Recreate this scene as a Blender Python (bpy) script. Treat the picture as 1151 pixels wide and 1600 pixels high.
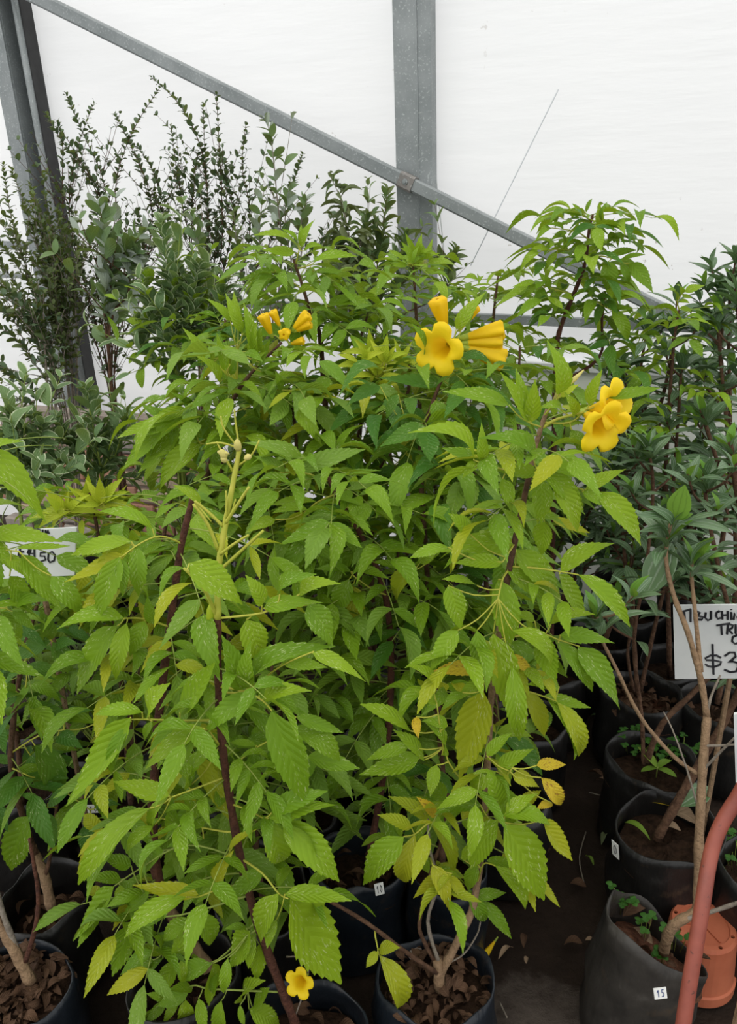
import bpy, bmesh, math, random
from mathutils import Vector, Matrix
rng = random.Random(7)
for o in list(bpy.data.objects): bpy.data.objects.remove(o)
scn = bpy.context.scene
COL = scn.collection
# ------------------------------------------------------------------ camera
FPX = 1200.0; PITCH = math.radians(21); ROLL = math.radians(1.0); CAMH = 1.62
_up0 = Vector((0, math.sin(PITCH), math.cos(PITCH))); _F = Vector((0, math.cos(PITCH), -math.sin(PITCH))); _r0 = Vector((1, 0, 0))
_R = _r0*math.cos(ROLL) - _up0*math.sin(ROLL); _U = _r0*math.sin(ROLL) + _up0*math.cos(ROLL)
CAM = Vector((0, 0, CAMH))
cd = bpy.data.cameras.new('camera'); cam = bpy.data.objects.new('camera', cd); COL.objects.link(cam)
cd.sensor_fit = 'VERTICAL'; cd.sensor_height = 24.0; cd.lens = FPX/1600*24.0; cd.clip_start = 0.02
cam.matrix_world = Matrix(((_R.x, _U.x, -_F.x, CAM.x), (_R.y, _U.y, -_F.y, CAM.y), (_R.z, _U.z, -_F.z, CAM.z), (0, 0, 0, 1)))
scn.camera = cam
# ------------------------------------------------------------------ overcast sky, a little brighter towards the zenith
w = bpy.data.worlds.new('overcast_sky'); scn.world = w; w.use_nodes = True
nt = w.node_tree; nt.nodes.clear()
SKY_STRENGTH = 1.0
g = nt.nodes.new('ShaderNodeTexCoord'); sp = nt.nodes.new('ShaderNodeSeparateXYZ'); rp = nt.nodes.new('ShaderNodeValToRGB')
bgn = nt.nodes.new('ShaderNodeBackground'); wo = nt.nodes.new('ShaderNodeOutputWorld')
nt.links.new(g.outputs['Generated'], sp.inputs[0]); nt.links.new(sp.outputs['Z'], rp.inputs[0])
rp.color_ramp.elements[0].position = 0.0; rp.color_ramp.elements[0].color = (.76, .77, .78, 1)
rp.color_ramp.elements[1].position = 1.0; rp.color_ramp.elements[1].color = (1.0, 1.0, .98, 1)
nt.links.new(rp.outputs[0], bgn.inputs['Color']); bgn.inputs['Strength'].default_value = SKY_STRENGTH
nt.links.new(bgn.outputs[0], wo.inputs['Surface'])
# the sun in that open sky, veiled by cloud: very wide soft disc, high up
sl = bpy.data.lights.new('veiled_sun_offscreen', 'SUN'); sl.energy = .45; sl.angle = math.radians(50); sl.color = (1, .97, .9)
so = bpy.data.objects.new('veiled_sun_offscreen', sl); COL.objects.link(so); so.location = (-2, -2, 6)
so.rotation_euler = Vector((-.35, -.35, 1)).to_track_quat('Z', 'Y').to_euler()
vs = scn.view_settings
vs.view_transform = 'Standard'; vs.look = 'None'; vs.gamma = 1.0; vs.use_curve_mapping = False
vs.exposure = 0.58

# ------------------------------------------------------------------ helpers
def ray(px, py):
    return _R*((px-575.5)/FPX) + _U*((800-py)/FPX) + _F
def P(px, py, Y):                      # the point at forward distance Y seen at this pixel
    d = ray(px, py); return CAM + d*(Y/d.y)
def PZ(px, py, z):                     # the point at height z
    d = ray(px, py); return CAM + d*((z-CAMH)/d.z)
def PLANE(px, py, p0, n):
    d = ray(px, py); return CAM + d*((p0-CAM).dot(n)/d.dot(n))
def link(name, me, parent=None, loc=None):
    o = bpy.data.objects.new(name, me); COL.objects.link(o)
    if parent is not None: o.parent = parent
    if loc is not None: o.location = loc
    return o
def tag(o, label, cat, group=None, kind=None):
    o['label'] = label; o['category'] = cat
    if group: o['group'] = group
    if kind: o['kind'] = kind
    return o
def thing(name, label, cat, loc, group=None):
    return tag(link(name, None, None, loc), label, cat, group)
def mesh(name, vs_, fs, mat=None, smooth=True, uvs=None):
    me = bpy.data.meshes.new(name); me.from_pydata([tuple(v) for v in vs_], [], fs)
    if mat: me.materials.append(mat)
    if smooth: me.polygons.foreach_set('use_smooth', [True]*len(me.polygons))
    if uvs:
        ul = me.uv_layers.new(name='UVMap')
        for lp in me.loops: ul.data[lp.index].uv = uvs[lp.vertex_index]
    me.update(); return me
class MB:                              # collects shapes in world coordinates, built as one mesh relative to an origin
    def __init__(s): s.v = []; s.f = []
    def add(s, vs_, fs):
        n = len(s.v); s.v += [Vector(v) for v in vs_]; s.f += [tuple(i+n for i in f) for f in fs]; return s
    def box(s, c, ax, ay, az, hx, hy, hz):
        c = Vector(c); V = [c+ax*(hx*i)+ay*(hy*j)+az*(hz*k) for i in (-1, 1) for j in (-1, 1) for k in (-1, 1)]
        return s.add(V, [(0, 1, 3, 2), (4, 6, 7, 5), (0, 4, 5, 1), (2, 3, 7, 6), (0, 2, 6, 4), (1, 5, 7, 3)])
    def tube(s, pts, rad, n=6, cap=True):
        pts = [Vector(p) for p in pts]
        if isinstance(rad, (int, float)): rad = [rad]*len(pts)
        N = len(pts); V = []; F = []; x = None
        for i in range(N):
            t = (pts[min(i+1, N-1)]-pts[max(i-1, 0)]); t = t.normalized() if t.length > 1e-9 else Vector((0, 0, 1))
            if x is None: x = t.orthogonal().normalized()
            x = (x - t*x.dot(t)); x = x.normalized() if x.length > 1e-6 else t.orthogonal().normalized()
            y = t.cross(x)
            for k in range(n):
                a = 2*math.pi*k/n; V.append(pts[i] + (x*math.cos(a)+y*math.sin(a))*rad[i])
        for i in range(N-1):
            for k in range(n):
                F.append((i*n+k, i*n+(k+1) % n, (i+1)*n+(k+1) % n, (i+1)*n+k))
        if cap: F.append(tuple(range(n-1, -1, -1))); F.append(tuple(range((N-1)*n, N*n)))
        return s.add(V, F)
    def build(s, name, mat, parent=None, origin=None, smooth=False, kind=None):
        """origin: world position the mesh is relative to (object placed there)."""
        base = parent_world(parent)
        og = Vector(origin) if origin is not None else (base if parent is not None else Vector((0, 0, 0)))
        me = mesh(name, [v-og for v in s.v], s.f, mat, smooth)
        o = link(name, me, parent, og-base)
        if kind: o['kind'] = kind
        return o
def parent_world(p):
    v = Vector((0, 0, 0))
    while p is not None: v = v + p.location; p = p.parent
    return v
def smooth_pts(pts, n=4):              # Catmull-Rom through the points
    pts = [Vector(p) for p in pts]
    if len(pts) < 3: return [pts[0].lerp(pts[-1], i/n) for i in range(n+1)]
    out = []
    for i in range(len(pts)-1):
        p0 = pts[max(i-1, 0)]; p1 = pts[i]; p2 = pts[i+1]; p3 = pts[min(i+2, len(pts)-1)]
        for k in range(n):
            t = k/n
            out.append(.5*((2*p1)+(p2-p0)*t+(2*p0-5*p1+4*p2-p3)*t*t+(-p0+3*p1-3*p2+p3)*t**3))
    out.append(pts[-1]); return out

# ------------------------------------------------------------------ materials
def newmat(name):
    m = bpy.data.materials.new(name); m.use_nodes = True; nt = m.node_tree
    return m, nt, nt.nodes['Principled BSDF'], nt.nodes['Material Output']
def nd(nt, t, **kw):
    n = nt.nodes.new(t)
    for k, v in kw.items():
        if k.startswith('i_'):
            key = k[2:]; key = int(key) if key.isdigit() else key
            n.inputs[key].default_value = v
        else: setattr(n, k, v)
    return n
def mathn(nt, op, a, b=None, c=None):
    n = nt.nodes.new('ShaderNodeMath'); n.operation = op
    for i, v in enumerate((a, b, c)):
        if v is None: continue
        if isinstance(v, (int, float)): n.inputs[i].default_value = v
        else: nt.links.new(v, n.inputs[i])
    return n.outputs[0]
def mixc(nt, fac, a, b, blend='MIX'):
    n = nt.nodes.new('ShaderNodeMix'); n.data_type = 'RGBA'; n.blend_type = blend
    for sock, v in ((n.inputs[0], fac), (n.inputs[6], a), (n.inputs[7], b)):
        if isinstance(v, (int, float)): sock.default_value = v
        elif isinstance(v, tuple): sock.default_value = v if len(v) == 4 else (*v, 1)
        else: nt.links.new(v, sock)
    return n.outputs[2]
def ramp(nt, fac, stops):
    n = nt.nodes.new('ShaderNodeValToRGB'); cr = n.color_ramp
    while len(cr.elements) < len(stops): cr.elements.new(.5)
    for e, (p, c) in zip(cr.elements, stops): e.position = p; e.color = (*c, 1) if len(c) == 3 else c
    nt.links.new(fac, n.inputs[0]); return n.outputs[0]
def noise(nt, vec, scale, detail=3, rough=.55, W=None):
    n = nt.nodes.new('ShaderNodeTexNoise'); n.inputs['Scale'].default_value = scale; n.inputs['Detail'].default_value = detail; n.inputs['Roughness'].default_value = rough
    if W is not None: n.noise_dimensions = '4D'; nt.links.new(W, n.inputs['W'])
    if vec is not None: nt.links.new(vec, n.inputs['Vector'])
    return n.outputs['Fac']
def plain(name, c1, c2, scale=20, rough=.8, bump=.3, spec=.3, metallic=0, detail=5, bscale=None, coord='Object'):
    m, nt, b, out = newmat(name)
    tc = nd(nt, 'ShaderNodeTexCoord').outputs[coord]
    f = noise(nt, tc, scale, detail, .6)
    col = ramp(nt, f, [(.3, c1), (.7, c2)])
    nt.links.new(col, b.inputs['Base Color']); b.inputs['Roughness'].default_value = rough; b.inputs['Specular IOR Level'].default_value = spec; b.inputs['Metallic'].default_value = metallic
    if bump:
        bn = nd(nt, 'ShaderNodeBump', i_Strength=bump, i_Distance=.01)
        nt.links.new(noise(nt, tc, bscale or scale*2, 6), bn.inputs['Height']); nt.links.new(bn.outputs[0], b.inputs['Normal'])
    return m
def leafmat(name, ca, cb, veins=9.0, slant=2.2, speck=0.0, rough=.45, spec=.22, trans=.30, tcol=None, edge=None, longv=False, spot=None, veincol=None, vein_amt=.16, bumpd=.0022):
    """leaf with veins from its own UV (u along the blade, v across), colour varied from leaf to leaf"""
    m, nt, b, out = newmat(name); L = nt.links
    oi = nd(nt, 'ShaderNodeObjectInfo'); ge = nd(nt, 'ShaderNodeNewGeometry')
    rnd = mathn(nt, 'FRACT', mathn(nt, 'ADD', oi.outputs['Random'], ge.outputs['Random Per Island']))
    uv = nd(nt, 'ShaderNodeUVMap'); sx = nd(nt, 'ShaderNodeSeparateXYZ'); L.new(uv.outputs[0], sx.inputs[0])
    u = sx.outputs[0]; av = mathn(nt, 'ABSOLUTE', mathn(nt, 'SUBTRACT', sx.outputs[1], .5))     # 0 at the midrib, .5 at the edge
    col = mixc(nt, rnd, ca, cb)
    tc = nd(nt, 'ShaderNodeTexCoord').outputs['Object']
    W = mathn(nt, 'MULTIPLY', rnd, 37.0)
    blot = noise(nt, tc, 4.0, 3, .6, W)
    col = mixc(nt, mathn(nt, 'MULTIPLY', blot, .45), col, tuple(x*.62 for x in ca))
    mid = nd(nt, 'ShaderNodeMapRange', i_1=.0, i_2=.05, i_3=1.0, i_4=0.0); L.new(av, mid.inputs[0])
    if longv:
        fr = mathn(nt, 'PINGPONG', av, .125)
        vm = nd(nt, 'ShaderNodeMapRange', i_1=.0, i_2=.045, i_3=1.0, i_4=0.0); L.new(fr, vm.inputs[0])
        hgt = mathn(nt, 'SUBTRACT', 1.0, vm.outputs[0])
    else:
        fr = mathn(nt, 'FRACT', mathn(nt, 'SUBTRACT', mathn(nt, 'MULTIPLY', u, veins), mathn(nt, 'MULTIPLY', av, slant*2)))
        pp = mathn(nt, 'PINGPONG', fr, .5)
        vm = nd(nt, 'ShaderNodeMapRange', i_1=.0, i_2=.11, i_3=.75, i_4=0.0); L.new(pp, vm.inputs[0])
        hgt = mathn(nt, 'POWER', mathn(nt, 'MULTIPLY', pp, 2.0), .6)
    vmask = mathn(nt, 'MAXIMUM', mid.outputs[0], vm.outputs[0])
    vc = veincol or tuple(min(1, x*1.5+.02) for x in cb)
    col = mixc(nt, mathn(nt, 'MULTIPLY', vmask, vein_amt), col, vc)
    if spot:
        sp_ = noise(nt, tc, 9, 4, .7, W); sm = nd(nt, 'ShaderNodeMapRange', i_1=.56, i_2=.62); L.new(sp_, sm.inputs[0])
        col = mixc(nt, sm.outputs[0], col, spot)
    if speck:
        mp = nd(nt, 'ShaderNodeMapping'); mp.inputs['Scale'].default_value = (1.0, 2.2, 1); L.new(tc, mp.inputs[0])
        n1 = noise(nt, mp.outputs[0], 17, 2, .5, W); n2 = noise(nt, tc, 2.6, 2, .5, mathn(nt, 'ADD', W, 9.0))
        s1 = nd(nt, 'ShaderNodeMapRange', i_1=.60, i_2=.64); L.new(n1, s1.inputs[0])
        s2 = nd(nt, 'ShaderNodeMapRange', i_1=.42, i_2=.6); L.new(n2, s2.inputs[0])
        col = mixc(nt, mathn(nt, 'MULTIPLY', mathn(nt, 'MULTIPLY', s1.outputs[0], s2.outputs[0]), speck*.75), col, (.74, .80, .40))
    if edge:
        em = nd(nt, 'ShaderNodeMapRange', i_1=.36, i_2=.42); L.new(av, em.inputs[0])
        col = mixc(nt, em.outputs[0], col, edge)
    L.new(col, b.inputs['Base Color']); b.inputs['Roughness'].default_value = rough; b.inputs['Specular IOR Level'].default_value = spec
    bn = nd(nt, 'ShaderNodeBump', i_Strength=.30, i_Distance=bumpd*2); L.new(hgt, bn.inputs['Height']); L.new(bn.outputs[0], b.inputs['Normal'])
    tr = nd(nt, 'ShaderNodeBsdfTranslucent')
    if tcol: tr.inputs[0].default_value = (*tcol, 1)
    else: L.new(mixc(nt, .5, col, (.45, .55, .03)), tr.inputs[0])
    mx = nd(nt, 'ShaderNodeMixShader', i_0=trans); L.new(b.outputs[0], mx.inputs[1]); L.new(tr.outputs[0], mx.inputs[2]); L.new(mx.outputs[0], out.inputs[0])
    return m
M = {}
M['g'] = leafmat('trumpet_leaf_green', (.135, .275, .012), (.21, .36, .014), speck=.8)
M['l'] = leafmat('trumpet_leaf_light', (.21, .37, .014), (.28, .42, .016), speck=.85)
M['y'] = leafmat('trumpet_leaf_yellowing', (.32, .40, .015), (.44, .45, .018), speck=.6)
M['w'] = leafmat('trumpet_leaf_yellow', (.62, .47, .03), (.74, .50, .03), speck=.2, spot=(.30, .14, .02))
M['d'] = leafmat('trumpet_leaf_dark', (.05, .165, .018), (.10, .235, .02), speck=.6)
M['n'] = leafmat('young_shoot_leaf', (.42, .54, .03), (.52, .58, .035), speck=.2)
M['m'] = leafmat('trumpet_leaf_middle', (.15, .28, .03), (.22, .36, .035), speck=.5)
M['tib'] = leafmat('tibouchina_leaf', (.075, .155, .06), (.15, .245, .11), longv=True, veincol=(.36, .44, .32), vein_amt=.6, rough=.34, spec=.5, trans=.12, tcol=(.16, .28, .06))
M['tibl'] = leafmat('tibouchina_young_leaf', (.13, .30, .04), (.20, .38, .06), longv=True, veincol=(.07, .17, .03), vein_amt=.45, trans=.22)
M['sh1'] = leafmat('shrub_leaf_olive', (.075, .12, .045), (.15, .19, .07), veins=4, trans=.2, vein_amt=.1)
M['sh2'] = leafmat('shrub_leaf_dark', (.06, .105, .055), (.10, .15, .075), veins=4, trans=.12, vein_amt=.1)
M['var'] = leafmat('variegated_leaf', (.13, .22, .09), (.21, .32, .13), veins=6, edge=(.55, .62, .40), trans=.2, vein_amt=.2)
M['broad'] = leafmat('broad_shrub_leaf', (.10, .18, .07), (.19, .28, .12), veins=6, trans=.2, rough=.5)
M['grey'] = leafmat('grey_underside_leaf', (.34, .40, .34), (.42, .47, .42), veins=6, trans=.2, rough=.7)
M['wilt'] = leafmat('wilted_leaf', (.10, .13, .06), (.17, .20, .09), veins=5, trans=.12, rough=.7)
M['clov'] = leafmat('clover_leaf', (.03, .11, .014), (.055, .17, .02), veins=5, trans=.2, vein_amt=.2)
M['dry'] = leafmat('dry_leaf', (.055, .028, .015), (.12, .065, .036), veins=6, trans=.05, rough=.8, tcol=(.2, .1, .04), vein_amt=.4)
M['dryl'] = leafmat('dry_leaf_tan', (.24, .16, .10), (.34, .24, .15), veins=6, trans=.05, rough=.8, tcol=(.2, .1, .04), vein_amt=.4)
M['bark'] = plain('brown_bark', (.055, .026, .014), (.15, .08, .045), 60, .85, .8)
M['barkd'] = plain('dark_red_bark', (.05, .018, .012), (.12, .045, .025), 70, .8, .8)
M['barkt'] = plain('tan_bark', (.20, .125, .07), (.32, .21, .12), 50, .85, .8)
M['barkg'] = plain('grey_bark', (.17, .14, .11), (.29, .25, .20), 60, .85, .6)
M['rach'] = plain('yellow_green_stalk', (.36, .40, .04), (.48, .46, .07), 40, .5, .1)
M['rachg'] = plain('green_stalk', (.20, .28, .05), (.30, .36, .07), 40, .5, .1)
M['rachb'] = plain('reddish_stalk', (.16, .09, .04), (.26, .15, .06), 40, .6, .2)
# ------------------------------------------------------------------ leaf blades (unit chord along +X, width given per blade by the object's Y scale)
def blade(name, prof, teeth=8, serr=.35, arch=.1, fold=.3, tipdrop=0.0, twist=0.0):
    """prof(s) half-width (peak 1). Each tooth is one polygon per side; chord from (0,0,0) to (1,0,0)."""
    V = []; U = []; F = []
    n = teeth
    def zc(s): return arch*4*s*(1-s)*(1-.35*(s-.5)) + tipdrop*0
    def pt(s, y, sgn):
        z = zc(s) + fold*abs(y)*.5*.32 + twist*y*(s-.5)
        return (s, y*.5, z)
    mids = []
    for i in range(n+1):
        s = i/n; mids.append(len(V)); V.append((s, 0, zc(s))); U.append((s, .5))
    for sgn in (-1, 1):
        prev = mids[0]
        for i in range(n):
            s0 = i/n; s1 = (i+1)/n
            wpk = prof(s0+.62*(s1-s0))
            pk = len(V); sp_ = s0+(.62+serr*.35)*(s1-s0); V.append(pt(min(sp_, .985), sgn*wpk, sgn)); U.append((sp_, .5+.5*sgn))
            if i == n-1: e1 = mids[n]
            else:
                e1 = len(V); wv = prof(s1)*(1-.13*serr); V.append(pt(s1, sgn*wv, sgn)); U.append((s1, .5+.47*sgn))
            loop = [mids[i], mids[i+1]]
            if e1 != mids[n]: loop.append(e1)
            loop.append(pk)
            if prev != mids[0]: loop.append(prev)
            if sgn > 0: F.append(tuple(loop))
            else: F.append(tuple(reversed(loop)))
            prev = e1
    return V, F, U
def lance(p, q):                       # leaf outline, widest at p/(p+q)
    pk = (p/(p+q))**p*(q/(p+q))**q
    return lambda s: (max(s, 1e-5)**p*max(1-s, 1e-5)**q)/pk
BL = {}
def bset(key, prof, teeth, serr, variants):
    BL[key] = []
    for k, (a, f, t) in enumerate(variants):
        V, F, U = blade(key, prof, teeth, serr, a, f, 0, t)
        BL[key].append(mesh(key+'_blade', V, F, M['g'], True, U))
bset('tec', lance(.64, 1.22), 10, .75, [(.06, .35, .0), (.12, .5, .15), (.18, .4, -.15), (.24, .6, .1), (.10, .15, -.2), (-.04, .5, .1)])
bset('tib', lance(.8, 1.0), 7, .0, [(.06, .3, 0), (.12, .45, .1), (.17, .3, -.1), (.02, .5, .1)])
bset('ell', lance(.65, .75), 5, .0, [(.06, .3, 0), (.14, .5, .1), (.2, .3, -.1)])
bset('small', lance(.55, .55), 3, .0, [(.08, .4, 0), (.16, .2, .1)])
bset('strap', lance(.8, .9), 5, .2, [(.25, .8, .2), (.35, .6, -.3), (.15, 1.0, .4)])
def put(key, mat, B, T, nh, wid, name, parent, pw, var=None):
    """one blade from B to T, wid = real width; parent translation-only at world pw"""
    x = T-B; L = x.length
    if L < 1e-4: return None
    x = x/L
    z = nh - x*nh.dot(x)
    if z.length < 1e-3: z = x.orthogonal()
    z.normalize(); y = z.cross(x)
    ms = BL[key]; me = ms[rng.randrange(len(ms)) if var is None else var % len(ms)]
    o = bpy.data.objects.new(name, me); COL.objects.link(o)
    o.material_slots[0].link = 'OBJECT'; o.material_slots[0].material = M[mat]
    o.parent = parent
    l = B-pw
    o.matrix_basis = Matrix(((x.x*L, y.x*wid, z.x*L, l.x), (x.y*L, y.y*wid, z.y*L, l.y), (x.z*L, y.z*wid, z.z*L, l.z), (0, 0, 0, 1)))
    return o
class Stuff:                           # leaves past the limit: real geometry joined into one part
    def __init__(s): s.v = []; s.f = []; s.u = []
    def put(s, key, B, T, nh, wid):
        x = T-B; L = x.length
        if L < 1e-4: return
        x = x/L; z = nh-x*nh.dot(x)
        if z.length < 1e-3: z = x.orthogonal()
        z.normalize(); y = z.cross(x); me = rng.choice(BL[key]); n = len(s.v)
        c = cache(me)
        for (a, b, d) in c[0]: s.v.append(B + x*(a*L) + y*(b*wid) + z*(d*L))
        s.u += c[2]
        for f in c[1]: s.f.append(tuple(i+n for i in f))
    def build(s, name, mat, parent, pw):
        if not s.v: return None
        me = mesh(name, [v-pw for v in s.v], s.f, M[mat], True, s.u)
        o = link(name, me, parent); o['kind'] = 'stuff'; return o
_cc = {}
def cache(me):
    k = me.name
    if k not in _cc:
        uvs = {}
        for lp in me.loops: uvs[lp.vertex_index] = tuple(me.uv_layers[0].data[lp.index].uv)
        _cc[k] = ([tuple(v.co) for v in me.vertices], [tuple(p.vertices) for p in me.polygons], [uvs[i] for i in range(len(me.vertices))])
    return _cc[k]
UP = Vector((0, 0, 1))
def jit(a): return Vector((rng.uniform(-a, a), rng.uniform(-a, a), rng.uniform(-a, a)))

# gaps in the foliage that the photograph shows: (x0, y0, x1, y1, distance behind which leaves may stand)
CLEAR = [(-40, 815, 125, 912, 1.36), (295, 690, 415, 905, 1.05), (885, 1090, 960, 1480, 9), (1040, 940, 1160, 1065, 1.6), (0, 480, 70, 620, 2.0), (60, 735, 225, 835, 1.55), (-40, 560, 165, 735, 1.7), (540, 530, 650, 600, 1.74), (940, 620, 1010, 700, 1.2), (890, 850, 960, 1100, 9)]
def pix(p):
    d = p-CAM; z = d.dot(_F); return 575.5+FPX*d.dot(_R)/z, 800-FPX*d.dot(_U)/z
def blocked(p):
    x, y = pix(p)
    return any(a < x < c and b < y < d and p.y < Y for a, b, c, d, Y in CLEAR)
# ------------------------------------------------------------------ potted plant builder
class Plant:
    def __init__(s, name, label, cat, base, group):
        s.root = thing(name, label, cat, base, group); s.w = Vector(base); s.nleaf = 0; s.stems = []
    def stem(s, pts, r0, r1, mat, name='stem', sides=7, keep=True):
        """pts: list of (px,py,Y) or Vectors"""
        q = [p if isinstance(p, Vector) else P(*p) for p in pts]
        sp = smooth_pts(q, 4) if len(q) > 2 else smooth_pts(q, 3)
        n = len(sp); knob = []
        for i in range(n):
            t = i/(n-1); knob.append((r0+(r1-r0)*t)*(1+.10*math.sin(i*2.4)))
        b = MB(); b.tube(sp, knob, sides)
        o = b.build(name, M[mat], s.root, smooth=True)
        if keep: s.stems.append(sp)
        return sp
    def nearest(s, px, py):
        best = None
        for sp in s.stems:
            for p in sp:
                d = p-CAM; z = d.dot(_F); a = 575.5+FPX*d.dot(_R)/z; b = 800-FPX*d.dot(_U)/z
                e = (a-px)**2+(b-py)**2
                if best is None or e < best[0]: best = (e, p)
        return best[1]
    def hero(s, rach, leaflets, mat='g', dy=-.05, wr=.34, rmat='rach', r=.0022):
        """a compound leaf read off the photograph: rach = pixels along its stalk from the stem outward, leaflets = (base px, tip px)"""
        st = s.nearest(*rach[0]); n = len(rach)
        pts = [st] if n < 2 else []
        if n >= 2:
            for i, (x, y) in enumerate(rach):
                pts.append(P(x, y, st.y + dy*i/(n-1)))
            if (pts[0]-st).length > .012: pts.insert(0, st)
        lb = []
        for L in leaflets:
            bx, by, tx, ty = L[:4]
            # nearest stalk point in the picture
            best = None
            ref = smooth_pts(pts, 4) if len(pts) > 1 else pts
            for p in ref:
                d = p-CAM; z = d.dot(_F); a = 575.5+FPX*d.dot(_R)/z; b = 800-FPX*d.dot(_U)/z
                e = (a-bx)**2+(b-by)**2
                if best is None or e < best[0]: best = (e, p)
            q = best[1]; B = P(bx, by, q.y + (dy if n < 2 else 0)*1.0 + rng.uniform(-.008, .008))
            lb.append((q, B, L))
        org = pts[0]
        m = MB()
        if len(pts) > 1: 
            sp = smooth_pts(pts, 4); m.tube(sp, [r*(1-.45*i/(len(sp)-1)) for i in range(len(sp))], 5)
        for q, B, L in lb:
            if (B-q).length > .004: m.tube(smooth_pts([q, q.lerp(B, .5)+UP*(-.1*(B-q).length), B], 3), r*.6, 4)
        if not m.v: m.tube([org, lb[0][1]], r*.6, 4)
        leaf = m.build('leaf', M[rmat], s.root, origin=org, smooth=True)
        for q, B, L in lb:
            bx, by, tx, ty = L[:4]; mt = L[4] if len(L) > 4 else mat; ww = L[5] if len(L) > 5 else wr
            T = P(tx, ty, B.y + rng.uniform(-.03, .012))
            c = (CAM-B).normalized()
            nh = UP*.55 + c*.65 + jit(.22)
            le = (T-B).length
            put('tec', mt, B, T, nh, le*ww*rng.uniform(.92, 1.08), 'leaflet', leaf, org); s.nleaf += 1
    def compound(s, B, d, L, pairs, ll, mat, wr=.34, rmat='rachg', droop=1.0, r=.0016, limit=290):
        """a compound leaf grown from the stem: stalk length L, leaflets ll long"""
        pts = [Vector(B)]; q = d.normalized()
        for i in range(6):
            pts.append(pts[-1]+q*(L/6)); q = (q+Vector((0, 0, -.10*droop))).normalized()
        m = MB(); m.tube(pts, [r*(1-.5*i/6) for i in range(7)], 4)
        leaf = m.build('leaf', M[rmat], s.root, origin=B, smooth=True)
        def at(t):
            k = min(int(t*6), 5); return pts[k].lerp(pts[k+1], t*6-k), (pts[k+1]-pts[k]).normalized()
        todo = []
        for i in range(pairs):
            t = .38+.55*i/max(1, pairs-.5); p, tg = at(t)
            sd = tg.cross(UP); sd = sd.normalized() if sd.length > 1e-3 else Vector((1, 0, 0))
            for sg in (-1, 1):
                dr = tg*rng.uniform(.45, .75)+sd*sg+Vector((0, 0, rng.uniform(-.55, -.05)))
                todo.append((p, dr.normalized(), ll*(.72+.28*(i+1)/pairs)*rng.uniform(.85, 1.1)))
        p, tg = at(.999); todo.append((p, (tg+Vector((0, 0, rng.uniform(-.5, -.1)))).normalized(), ll*rng.uniform(1.05, 1.3)))
        for p, dr, le in todo:
            if s.nleaf >= limit: break
            if blocked(p+dr*le*.5) or blocked(p+dr*le): continue
            mt = mat if isinstance(mat, str) else rng.choice(mat)
            put('tec', mt, p, p+dr*le, UP+jit(.45), le*wr*rng.uniform(.9, 1.1), 'leaflet', leaf, Vector(B)); s.nleaf += 1
    def fill(s, sp, n, t0, t1, L, pairs, ll, mat, az=None, elev=(.1, .6), **kw):
        """n compound leaves up a stem, in opposite pairs turning by a right angle"""
        a0 = rng.uniform(0, 6.28)
        for i in range(n):
            t = t0+(t1-t0)*(i+.5)/n; k = t*(len(sp)-1); j = min(int(k), len(sp)-2); p = sp[j].lerp(sp[j+1], k-j)
            a = a0+(i % 2)*math.pi+(i//2)*1.45+rng.uniform(-.35, .35)
            if az is not None: a = az[0]+(az[1]-az[0])*rng.random()
            e = rng.uniform(*elev)
            d = Vector((math.cos(a)*math.cos(e), math.sin(a)*math.cos(e), math.sin(e)))
            s.compound(p, d, L*rng.uniform(.75, 1.2), rng.choice(pairs), ll*rng.uniform(.85, 1.15), mat, **kw)

# ------------------------------------------------------------------ trumpet flowers
def flower_mesh(closed=False):
    V = []; F = []; n = 30
    if closed: prof = [(0, .05), (.15, .08), (.4, .13), (.65, .18), (.85, .205), (.97, .205), (1.02, .15), (1.0, .04)]
    else: prof = [(0, .05), (.12, .07), (.3, .12), (.5, .19), (.7, .25), (.82, .29)]
    for (t, r) in prof:
        for k in range(n):
            a = 2*math.pi*k/n; rr = r*(1+.06*math.cos(5*a)) if not closed else r*(1+(.10+.10*(t > .9))*math.cos(5*a)*t)
            V.append((t, rr*math.cos(a), rr*math.sin(a)))
    m = len(prof)
    if not closed:
        for j, (fr, tz) in enumerate(((.3, .91), (.65, .97), (.88, .965), (1.0, .92))):
            for k in range(n):
                a = 2*math.pi*k/n; lob = abs(math.cos(2.5*a))**.55
                ext = .42*fr*(.45+.55*lob) if fr < 1 else .42*(.40+.64*lob)
                rr = .29+ext; wob = .025*math.sin(7*a+j)
                V.append((tz+wob*fr-.05*fr*(1-lob), rr*math.cos(a), rr*math.sin(a)))
        m += 4
    for i in range(m-1):
        for k in range(n): F.append((i*n+k, i*n+(k+1) % n, (i+1)*n+(k+1) % n, (i+1)*n+k))
    return V, F
def calyx_mesh():
    V = []; F = []; n = 10
    for (t, r) in ((-.08, .03), (-.05, .06), (.05, .075), (.16, .085)):
        for k in range(n): a = 2*math.pi*k/n; V.append((t+(.05*(k % 2) if t > .1 else 0), r*math.cos(a), r*math.sin(a)))
    for i in range(3):
        for k in range(n): F.append((i*n+k, i*n+(k+1) % n, (i+1)*n+(k+1) % n, (i+1)*n+k))
    F.append(tuple(range(n-1, -1, -1)))
    return V, F
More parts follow.
